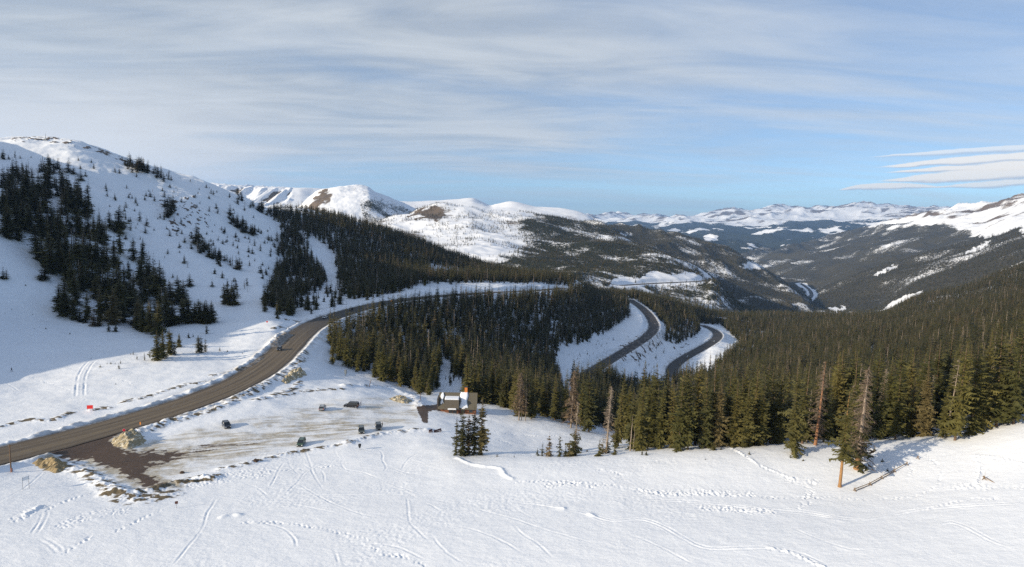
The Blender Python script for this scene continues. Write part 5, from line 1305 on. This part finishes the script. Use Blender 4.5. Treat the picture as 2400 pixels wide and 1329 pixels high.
P_DARK = paint('black_paint', (.012, .011, .014)); P_NAVY = paint('navy_paint', (.018, .024, .042)); P_SILV = paint('silver_paint', (.30, .31, .32))
P_GREEN = paint('green_paint', (.045, .085, .05)); P_OLIVE = paint('grey_green_paint', (.07, .08, .07)); P_WHITE = paint('white_car_paint', (.7, .7, .7)); P_BLUE = paint('slate_paint', (.03, .038, .045))
car(gat(824, 954), math.radians(178), P_DARK, 'big black car parked broadside with two people at its tail', PARK, 5.5, 1.98, 1.92)
car(gat(756, 960), math.radians(96), P_SILV, 'silver grey car parked end on, left of the big black car', PARK, 4.6)
car(gat(531, 1001), math.radians(-52), P_NAVY, 'dark blue car parked alone near the plough pile', PARK, 4.6)
car(gat(706, 1043), math.radians(-84), P_GREEN, 'green car parked alone by the lower snow bank', PARK, 4.5)
car(gat(847, 1013), math.radians(-74), P_OLIVE, 'grey green car, left of the pair by the lower bank', PARK, 4.6)
car(gat(887, 1005), math.radians(-74), P_BLUE, 'dark slate car, right of the pair, person beside it', PARK, 4.9)
def on_road(nm, u, v, side=0.0, rev=False):
    L = ROADS[nm]['L']; uu, vv = pix(L[:, 0], L[:, 1], L[:, 2]); i = int(np.argmin((uu-u)**2+(vv-v)**2)); i = min(max(i, 1), len(L)-2)
    t = L[i+1, :2]-L[i-1, :2]; t /= np.linalg.norm(t); n = np.array([-t[1], t[0]])
    P = L[i]+np.array([*(n*side), .10]); a = math.atan2(t[1], t[0])+(math.pi if rev else 0)
    return Vector(P), a
DRIVE = 'cars driving on the highway'
for nm, u, v, sd_, rv, m, lb in [('highway', 661, 817, 2.3, True, P_NAVY, 'dark car coming down the sunlit highway bend'), ('highway', 768, 744, 2.2, True, P_WHITE, 'white car on the shaded top of the highway bend'), ('highway', 828, 728, 2.3, True, P_DARK, 'dark car behind the white car near the wood corner'),
                                 ('lower_hairpin_road', 1664, 793, 2.2, False, P_SILV, 'pale car on the upper curve of the lower hairpin'), ('lower_hairpin_road', 1606, 836, 2.2, False, P_SILV, 'silver car lower down on the lower hairpin')]:
    P, a = on_road(nm, u, v, sd_, rv); car(P, a, m, lb, DRIVE, 4.7)

# ------------------------------------------------------------------ people: one skinned body each
def person_mat(name, trousers, jacket):
    m, nt, b = new_mat(name); tc = N(nt, 'ShaderNodeTexCoord'); sp = N(nt, 'ShaderNodeSeparateXYZ'); nt.links.new(tc.outputs['Object'], sp.inputs[0])
    z = sp.outputs[2]; n = noise(nt, tc.outputs['Object'], 9, 3)
    zz = math_(nt, 'MULTIPLY_ADD', n, .03, z)
    c = mix(nt, math_(nt, 'GREATER_THAN', zz, .12), (.03, .025, .02), trousers)
    c = mix(nt, math_(nt, 'GREATER_THAN', zz, .86), c, jacket)
    c = mix(nt, math_(nt, 'GREATER_THAN', zz, 1.50), c, (.50, .32, .24))
    nt.links.new(c, b.inputs['Base Color']); b.inputs['Roughness'].default_value = .8
    return m
def person(P, yaw, trousers, jacket, hat, label, arms=((.10, .0), (.25, .15)), stride=.10):
    """standing figure 1.75 m tall, facing +x before turning"""
    V_ = [(0, 0, .98), (0, 0, 1.18), (0.01, 0, 1.38), (0.01, 0, 1.48), (.02, 0, 1.56), (.03, 0, 1.66), (.03, 0, 1.74)]
    R = [(.15, .17), (.135, .16), (.14, .19), (.06, .06), (.075, .07), (.095, .08), (.06, .055)]
    E = [(i, i+1) for i in range(6)]
    for s, st in ((1, stride), (-1, -stride)):
        o = len(V_); V_ += [(0, s*.10, .90), (st*.55+.03, s*.11, .50), (st, s*.12, .09), (st+.17, s*.14, .05)]; R += [(.10, .10), (.070, .070), (.055, .055), (.045, .05)]
        E += [(0, o), (o, o+1), (o+1, o+2), (o+2, o+3)]
    for s, (fw, up) in ((1, arms[0]), (-1, arms[1])):
        o = len(V_); V_ += [(0, s*.20, 1.42), (fw*.4, s*.27, 1.15+up*.4), (fw+.12, s*.25, .92+up), (fw+.22, s*.24, .87+up)]; R += [(.065, .065), (.052, .052), (.04, .04), (.042, .028)]
        E += [(2, o), (o, o+1), (o+1, o+2), (o+2, o+3)]
    me = bpy.data.meshes.new('person'); me.from_pydata(V_, E, []); me.update(); me.materials.append(person_mat('clothes', trousers, jacket))
    o = bpy.data.objects.new('person', me); COL.objects.link(o); o.location = P; o.rotation_euler = (0, 0, yaw)
    md = o.modifiers.new('skin', 'SKIN'); md.use_smooth_shade = True
    for v, r in zip(me.skin_vertices[0].data, R): v.radius = r
    me.skin_vertices[0].data[0].use_root = True
    o.modifiers.new('sub', 'SUBSURF').render_levels = 2
    h = MB(); h.tube([(.02, 0, 1.67), (.02, 0, 1.73), (.02, 0, 1.78), (.02, 0, 1.805)], [.108, .112, .085, .03], 12)
    h.build('woolly_hat', plain('hat_wool', hat, .9), o, smooth=True)
    for s in (1, -1):
        q = MB(); q.tube([(.115, s*.032, 1.665), (.128, s*.032, 1.665)], [.014, .010], 8); q.build('eye', M_DARK, o)
    q = MB(); q.tube([(.115, 0, 1.655), (.145, 0, 1.625)], [.012, .018], 6); q.build('nose', plain('skin_tone', (.50, .32, .24), .6), o)
    tag(o, label, 'person')
person(gat(838, 959), 1.7, (.02, .03, .07), (.05, .022, .02), (.03, .03, .03), 'person in dark jacket and blue trousers beside the black car')
person(gat(846, 951), 3.3, (.02, .02, .025), (.035, .02, .03), (.05, .02, .02), 'person in dark clothes just behind the tail of the black car', stride=.16)
person(gat(896, 1001), 2.9, (.02, .02, .022), (.02, .02, .024), (.06, .045, .04), 'person in black standing right of the dark slate car', arms=((.2, .25), (.3, .3)))
person(gat(27, 871), .2, (.02, .02, .02), (.018, .018, .022), (.03, .02, .02), 'person in black walking alone on the left snow field', stride=.24)

# ------------------------------------------------------------------ the warming hut
def hut():
    P = gat(1072, 969)
    o = empty('mountain_hut', (P.x, P.y+.5, P.z-.3), math.radians(2))
    WL, WD, EH = 14.0, 9.0, 2.6          # length, depth, eaves height
    RH = 4.1; ov = .9
    mw = plain('red_brown_boards', (.20, .085, .045), .85, vary=.35, scale=2.2); mr = plain('bare_metal_roof', (.12, .105, .075), .6, vary=.18, scale=1.2); mg = plain('grey_boards', (.115, .098, .075), .8, vary=.2, scale=1.6)
    w = MB(); w.box((0, WD/2, EH/2-.5), (WL, WD, EH+1.0))
    w.add([(-WL/2, 0, EH), (-WL/2, WD, EH), (-WL/2, WD/2, EH+RH-.35), (WL/2, 0, EH), (WL/2, WD, EH), (WL/2, WD/2, EH+RH-.35)], [(0, 1, 2), (3, 5, 4), (0, 3, 4, 1), (0, 2, 5, 3), (1, 4, 5, 2)])
    wall = w.build('wall', mw, o)
    r = MB(); sl_ = RH/(WD/2)
    for s in (0, 1):
        y0, y1 = (-ov, WD/2) if s == 0 else (WD+ov, WD/2); z0 = EH-ov*sl_+.12; z1 = EH+RH+.12
        x = WL/2+.35
        r.add([(-x, y0, z0), (x, y0, z0), (x, y1, z1), (-x, y1, z1), (-x, y0, z0+.2), (x, y0, z0+.2), (x, y1, z1+.2), (-x, y1, z1+.2)], [(0, 1, 2, 3), (7, 6, 5, 4), (0, 4, 5, 1), (1, 5, 6, 2), (2, 6, 7, 3), (3, 7, 4, 0)])
    roof = r.build('roof', mr, o)
    def slab(name, x0, x1, t0, t1, th, par, seed):
        """lump of snow lying on the front roof slope between heights t0..t1"""
        nx, ny = 14, 16; V_, F_ = [], []; rr = np.random.default_rng(seed)
        for j in range(ny+1):
            for i in range(nx+1):
                a, b_ = i/nx, j/ny
                e = min(1, 6*min(a, 1-a, b_, 1-b_)+.02)**.5
                xx = x0+(x1-x0)*a+.22*math.sin(b_*9+seed)*(2*a-1); t = t0+(t1-t0)*b_+.04*math.sin(a*8+seed)*(1-b_)
                y = -ov+t*(WD/2+ov); z = EH-ov*sl_+.33+t*(RH+ov*sl_)
                V_.append((xx, y-.25*e*th, z+th*e*(.9+.2*rr.random())))
        for j in range(ny):
            for i in range(nx): q = j*(nx+1)+i; F_.append((q, q+1, q+nx+2, q+nx+1))
        return part(name, mesh_from(name, V_, F_, [M_SNOW], smooth=True), par)
    slab('roof_snow', .9, 3.7, .04, 1.02, .5, roof, 1)
    slab('roof_snow', -6.5, -5.5, .30, .98, .4, roof, 2)
    
    # tall boarded dormer over the entrance
    d = MB(); dx0, dx1 = -4.9, .5; d.box(((dx0+dx1)/2, 1.0, EH+1.15), (dx1-dx0, 4.6, 3.7)); dm = d.build('dormer', mg, o)
    s_ = MB(); s_.box(((dx0+dx1)/2, 1.25, EH+3.2), (dx1-dx0+.2, 4.7, .36), taper=(.93, .9)); s_.build('dormer_snow', M_SNOW, dm, bevel=.2)
    a = MB(); a.box(((dx0+dx1)/2+.2, -1.75, EH-.45), (3.4, 1.2, .14)); aw = a.build('awning', mg, o)
    a = MB(); a.box(((dx0+dx1)/2+.2, -1.75, EH-.20), (3.3, 1.15, .36), taper=(.92, .85)); a.build('awning_snow', M_SNOW, aw, bevel=.12)
    e = MB(); e.box(((dx0+dx1)/2, -.6, EH/2-.6), (dx1-dx0-.4, 1.1, EH)); e.build('porch', mw, o)
    e = MB(); e.box((-2.6, -1.19, .75), (1.3, .1, 2.1)); dr = e.build('door', M_DARK, o); e = MB(); e.box((-2.15, -1.27, .8), (.06, .06, .35)); e.build('handle', M_STEEL, dr)
    for x in (-1.0, 2.0, 5.0):
        e = MB(); e.box((x, -1.2 if x < 0 else -.06, 1.1), (1.3, .1, 1.0)); wn = e.build('window', M_GLASS, o)
        e = MB()
        for dz in (-.55, .55): e.box((x, -1.22 if x < 0 else -.08, 1.1+dz), (1.5, .12, .1))
        for dx_ in (-.7, .7): e.box((x+dx_, -1.22 if x < 0 else -.08, 1.1), (.1, .12, 1.0))
        e.build('frame', M_WOOD, wn)
    g = MB(); g.box((-WL/2-.55, 2.6, EH-.1), (.5, 6.6, 6.2), taper=(1, .75)); g.build('end_wall', plain('dark_boards', (.07, .055, .045), .85, vary=.2), o)
    c = MB(); c.box((2.9, WD/2+.4, EH+RH+.9), (1.05, 1.05, 3.0)); ch = c.build('chimney', plain('orange_chimney_cladding', (.60, .20, .045), .7, vary=.15), o)
    c = MB(); c.box((2.9, WD/2+.4, EH+RH+2.46), (1.25, 1.25, .14)); c.build('chimney_cap', M_DARK, ch)
    tag(o, 'red brown mountain hut with half snowed roof and orange chimney', 'hut')
hut()

# ------------------------------------------------------------------ posts, signs, poles, fences
def pole(u, v, t, r, label, mat=M_WOOD, lean=0.0, cross=False):
    P, h = foot(u, v, t); o = empty('wooden_pole', P, rot=(0, lean, 0))
    b = MB(); b.tube([(0, 0, -.8), (0, 0, h*.5), (0, 0, h)], [r, r*.92, r*.8], 8); b.build('post', mat, o)
    if cross:
        b = MB(); b.box((0, 0, h-.35), (.9, .12, .14)); b.build('crossarm', mat, o)
        b = MB(); b.box((.22, -.12, .55), (.34, .3, .95)); b.build('meter_box', plain('rust_red_box', (.22, .11, .09), .7), o)
    tag(o, label, 'pole'); return o
pole(26, 1106, 1040, .16, 'tall thin wooden utility pole at the lower edge of the highway', cross=True)
pole(865, 907, 889, .13, 'leaning wooden pole in the snow above the car park', lean=.25)
pole(985, 937, 919, .10, 'short dark pole beside the lone spruce near the hut')
pole(1090, 925, 885, .07, 'thin bare pole rising behind the hut chimney', M_GREYWOOD)
P, h = foot(107, 328, 317, 300)
o = empty('summit_mast', P); b = MB(); b.tube([(0, 0, -.5), (0, 0, h*.6), (0, 0, h+2)], [.22, .16, .08], 6); b.build('mast', M_DARK, o); b = MB(); b.box((0, 0, .6), (2.2, 1.6, 1.6)); b.build('equipment_box', M_GREYPAINT, o, bevel=.05)
tag(o, 'tiny mast on the snowy summit at the upper left', 'mast')
# framed board seen edge on
P, h = foot(61, 1147, 1116)
o = empty('notice_board', P, math.radians(62))
for s in (-1, 1):
    b = MB(); b.tube([(s*.62, 0, -.6), (s*.62, 0, h)], [.045, .045], 6); b.build('post', M_STEEL, o)
b = MB(); b.box((0, 0, h-.42), (1.5, .05, .85)); b.build('panel', M_WHITE, o, bevel=.01)
tag(o, 'white notice board on two thin posts in the snow, lower left', 'sign')
P, h = foot(414, 1191, 1174)
o = empty('trail_sign', P, math.radians(24)); b = MB(); b.tube([(0, 0, -.5), (0, 0, h)], [.05, .05], 6); b.build('post', M_STEEL, o); b = MB(); b.box((0, -.06, h-.28), (.62, .04, .62)); b.build('panel', plain('brown_sign', (.16, .06, .04), .6), o, bevel=.02)
tag(o, 'small square brown sign on a post below the plough bank', 'sign')
P, h = foot(843, 1054, 1041)
o = empty('litter_bin', P); b = MB(); b.tube([(0, 0, -.4), (0, 0, h*.45)], [.06, .06], 6); b.build('post', M_STEEL, o); b = MB(); b.tube([(0, 0, h*.35), (0, 0, h*.75), (0, 0, h)], [.22, .42, .46], 12); b.build('bin', M_DARK, o, bevel=.03); b = MB(); b.tube([(0, 0, h), (0, 0, h+.08)], [.47, .40], 12); b.build('lid', M_DARK, o)
tag(o, 'dark bin on a short post in the snow below the car park', 'bin')
P, h = foot(810, 881, 867)
o = empty('weather_station', P); b = MB(); b.tube([(0, 0, -.5), (0, 0, h*.5)], [.22, .2], 8); b.build('post', M_GREYPAINT, o); b = MB(); b.box((0, 0, h*.68), (1.0, .9, h*.62)); b.build('cabinet', M_GREYPAINT, o, bevel=.05); b = MB(); b.box((0, 0, h+.06), (1.15, 1.05, .12)); b.build('lid', M_STEEL, o)
b = MB(); b.tube([(.3, .2, h), (.3, .2, h+1.6)], [.03, .03], 5); b.build('mast', M_STEEL, o)
tag(o, 'grey cabinet on a post on the snow knoll by the wood corner', 'cabinet')
def octo(u, v, t, rad, yaw, label):
    P, h = foot(u, v, t); h = max(h, 1.7); o = empty('stop_sign', P, yaw); b = MB(); b.tube([(0, .05, -.5), (0, .05, h)], [.04, .04], 6); b.build('post', M_STEEL, o)
    q = MB(); q.prism([(rad*1.08*math.cos(math.pi/8+k*math.pi/4), h-.2+rad*1.08*math.sin(math.pi/8+k*math.pi/4)) for k in range(8)], .03); q.build('rim', M_WHITE, o)
    q = MB(); q.prism([(rad*math.cos(math.pi/8+k*math.pi/4), h-.2+rad*math.sin(math.pi/8+k*math.pi/4)) for k in range(8)], .03, off=-.012); q.build('face', M_PINKRED, o)
    tag(o, label, 'sign')
octo(291, 1023, 1006, .42, math.radians(18), 'red stop sign at the car park mouth beside the plough pile')
P, h = foot(329, 1000, 989)
o = empty('delineator_post', P); b = MB(); b.tube([(0, 0, -.3), (0, 0, h)], [.05, .05], 6); b.build('post', M_STEEL, o); b = MB(); b.box((0, 0, h*.7), (.32, .08, .9)); b.build('panel', M_ORANGE, o, bevel=.02)
tag(o, 'orange marker post on the lower edge of the highway', 'road marker')
P, h = foot(211, 961, 948)
o = empty('warning_sign', P, math.radians(12)); 
for s in (-.7, .7):
    b = MB(); b.tube([(s, .06, -.5), (s, .06, h*.8)], [.05, .05], 6); b.build('post', M_STEEL, o)
b = MB(); b.box((0, 0, h*.55), (1.85, .05, 1.25)); b.build('panel', M_RED, o, bevel=.02)
tag(o, 'bright red board on the bare bank left of the highway', 'sign')
P, h = foot(626, 762, 753)
o = empty('warning_sign', P, .3); b = MB(); b.tube([(0, .06, -.4), (0, .06, h)], [.05, .05], 6); b.build('post', M_STEEL, o); b = MB(); b.box((0, 0, h-.3), (.9, .05, .9), ry=math.pi/4); b.build('panel', M_RED, o)
tag(o, 'small red sign in the shaded snow above the highway bend', 'sign')
P, a = on_road('highway', 893, 715, -9.5); 
o = empty('warning_sign', (P.x, P.y, float(G.h(P.x, P.y))), .2); b = MB(); b.tube([(0, .06, -.4), (0, .06, 2.6)], [.06, .06], 6); b.build('post', M_STEEL, o); b = MB(); b.box((0, 0, 2.5), (1.2, .05, 1.2), ry=math.pi/4); b.build('panel', M_ORANGE, o)
tag(o, 'orange diamond sign beside the highway at the wood corner', 'sign')
# half buried timber by the hut
for u0, u1, v, hh, lb in ((1005, 1013, 1014, 1.1, 'short dark red timber poking from the bank, the left of two'), (1017, 1034, 1013, 1.0, 'longer dark red timber poking from the bank, the right of two')):
    A, B = gat(u0, v), gat(u1, v-1.5); L_ = (B-A).length; o = empty('half_buried_bench', (A+B)/2, math.atan2(B.y-A.y, B.x-A.x))
    m_ = plain('dark_red_timber', (.085, .03, .022), .85, vary=.3)
    b = MB(); b.box((0, 0, hh*.62), (L_, .14, hh*.5), ry=-.06); b.build('backrest', m_, o, bevel=.02); b = MB(); b.box((0, -.3, hh*.25), (L_, .5, .12)); b.build('seat', m_, o, bevel=.02)
    for s in (-.42, .42):
        b = MB(); b.box((s*L_, 0, hh*.3), (.12, .16, hh*1.3)); b.build('leg', m_, o)
    tag(o, lb, 'bench')
# rail fences half sunk in the snow
def fence(px, label, gap=None):
    pts = [gat(u, v) for u, v in px]; C = sum(pts, Vector())/len(pts); o = empty('rail_fence', C)
    for k, p in enumerate(pts):
        if len(pts) == 2 and k == 1: pts[1] = p-Vector((0, 0, .75)); continue
        q = p-C; b = MB(); 
        d = (pts[min(k+1, len(pts)-1)]-pts[max(k-1, 0)]); d.z = 0; d.normalize(); n = Vector((-d.y, d.x, 0))
        for s in (-1, 1):
            a0 = q+n*s*.55+Vector((0, 0, -.25)); a1 = q-n*s*.22+Vector((0, 0, .78)); b.tube([a0, a1], [.075, .065], 7)
        b.build('trestle', M_FENCE, o)
        b = MB(); b.tube([q+Vector((.15, 0, 0)), q+Vector((.15, .0, 1.75))], [.018, .014], 5); b.build('marker_wand', M_WAND, o)
    for k in range(len(pts)-1):
        if gap == k: continue
        a, b_ = pts[k]-C, pts[k+1]-C; b = MB()
        e = (b_-a).normalized()*.3
        b.tube([a-e+Vector((0, 0, .52)), b_+e+Vector((0, 0, .50))], [.085, .075], 7)
        if k < 3: b.tube([a-e*.6+Vector((0, -.12, .14)), b_+e+Vector((0, -.12, .20))], [.07, .065], 7)
        b.build('rail', M_FENCE, o)
    tag(o, label, 'fence')
M_FENCE = plain('old_fence_rail', (.19, .12, .055), .9, vary=.4, scale=3); M_WAND = plain('wand', (.30, .24, .16), .7)
fence([(2003, 1151), (2039, 1137), (2066, 1122), (2096, 1106), (2125, 1090), (2151, 1076)], 'half buried wooden rail fence running up behind the ragged spruce', gap=4)
A_ = gat(2306, 1121); fence([(2306, 1123), (2342, 1135)], 'short end of buried rail fence at the right edge of the snow')

# ------------------------------------------------------------------ ploughed heaps, rocks
def pile_mat(name, a, b_, white):
    m, nt, b = new_mat(name); geo = N(nt, 'ShaderNodeNewGeometry'); P = geo.outputs['Position']
    n1 = noise(nt, P, .9, 5, .6); n2 = noise(nt, P, 3.0, 4)
    c = mix(nt, n2, a, b_); c = mix(nt, math_(nt, 'MULTIPLY', math_(nt, 'SUBTRACT', n1, white), 6, clamp=True), c, (.70, .66, .56))
    nt.links.new(c, b.inputs['Base Color']); b.inputs['Roughness'].default_value = .9; bump(nt, n2, .6, .25, b); return m
M_PILE = pile_mat('sandy_snow', (.24, .185, .10), (.46, .39, .26), .50); M_PILE2 = pile_mat('brown_sand', (.20, .14, .07), (.38, .30, .17), .60)
def heap(outline, hgt, label, mat, seed):
    pts = np.array([G.at(u, v) for u, v in outline]); c = pts.mean(0)
    n = 46; x = np.linspace(pts[:, 0].min()-1, pts[:, 0].max()+1, n); y = np.linspace(pts[:, 1].min()-1, pts[:, 1].max()+1, n); gx, gy = np.meshgrid(x, y)
    sd_ = poly_sd(gx, gy, pts[:, :2]); g0 = G.h(gx, gy)
    k = sstep(-.4, max(1.5, min(np.ptp(x), np.ptp(y))*.28), sd_+.8*fbm(gx/2, gy/2, 3, seed))
    z = g0-.35+k*(hgt*(.85+.35*fbm(gx/2.2, gy/2.2, 4, seed+1))+.45*ridged(gx/1.6, gy/1.6, 3, seed+2))
    V_ = np.stack([gx-c[0], gy-c[1], z-c[2]], -1).reshape(-1, 3); F_ = [(j*n+i, j*n+i+1, (j+1)*n+i+1, (j+1)*n+i) for j in range(n-1) for i in range(n-1)]
    o = part('snow_heap', mesh_from('snow_heap', V_, F_, [mat], smooth=False)); o.location = c
    tag(o, label, 'snow heap', 'heaps of dirty ploughed snow')
heap([(250, 1037), (280, 1020), (310, 1008), (335, 1014), (348, 1030), (342, 1044), (300, 1054), (272, 1050)], 2.3, 'yellow stained plough heap right of the car park mouth', M_PILE, 1)
heap([(66, 1088), (85, 1074), (125, 1072), (150, 1080), (168, 1092), (150, 1105), (125, 1114), (100, 1102)], 1.9, 'brown sandy plough heap between the utility pole and car park mouth', M_PILE2, 11)
heap([(655, 893), (672, 876), (690, 864), (712, 868), (722, 878), (700, 888), (672, 900)], 1.8, 'sandy plough heap on the inside of the highway bend', M_PILE, 21)
heap([(905, 935), (925, 927), (955, 930), (972, 940), (960, 948), (930, 945)], 1.2, 'low stained plough heap at the top right of the car park', M_PILE, 31)
def rock(u, v, px, label, seed):
    P = gat(u, v); r = px*depth_of(P)/F/2; bm = bmesh.new(); bmesh.ops.create_icosphere(bm, subdivisions=3, radius=1)
    for w in bm.verts:
        k = 1+.35*float(fbm(np.array([w.co.x*1.3+seed]), np.array([w.co.y*1.3+w.co.z]), 3, seed)[0]); w.co = Vector((w.co.x*k*r, w.co.y*k*r*.8, w.co.z*k*r*.75+r*.25))
    me = bpy.data.meshes.new('rock'); bm.to_mesh(me); bm.free(); me.materials.append(M_ROCK)
    o = bpy.data.objects.new('rock', me); COL.objects.link(o); o.location = P; tag(o, label, 'rock')
M_ROCK = plain('dark_earthy_rock', (.07, .045, .03), .9, vary=.5, scale=1.5)
rock(427, 1109, 11, 'dark brown boulder on the clean snow inside the lower plough bank', 3); rock(600, 1081, 12, 'dark rock under the lower edge of the car park bank', 5)
SC.cycles.use_denoising = False
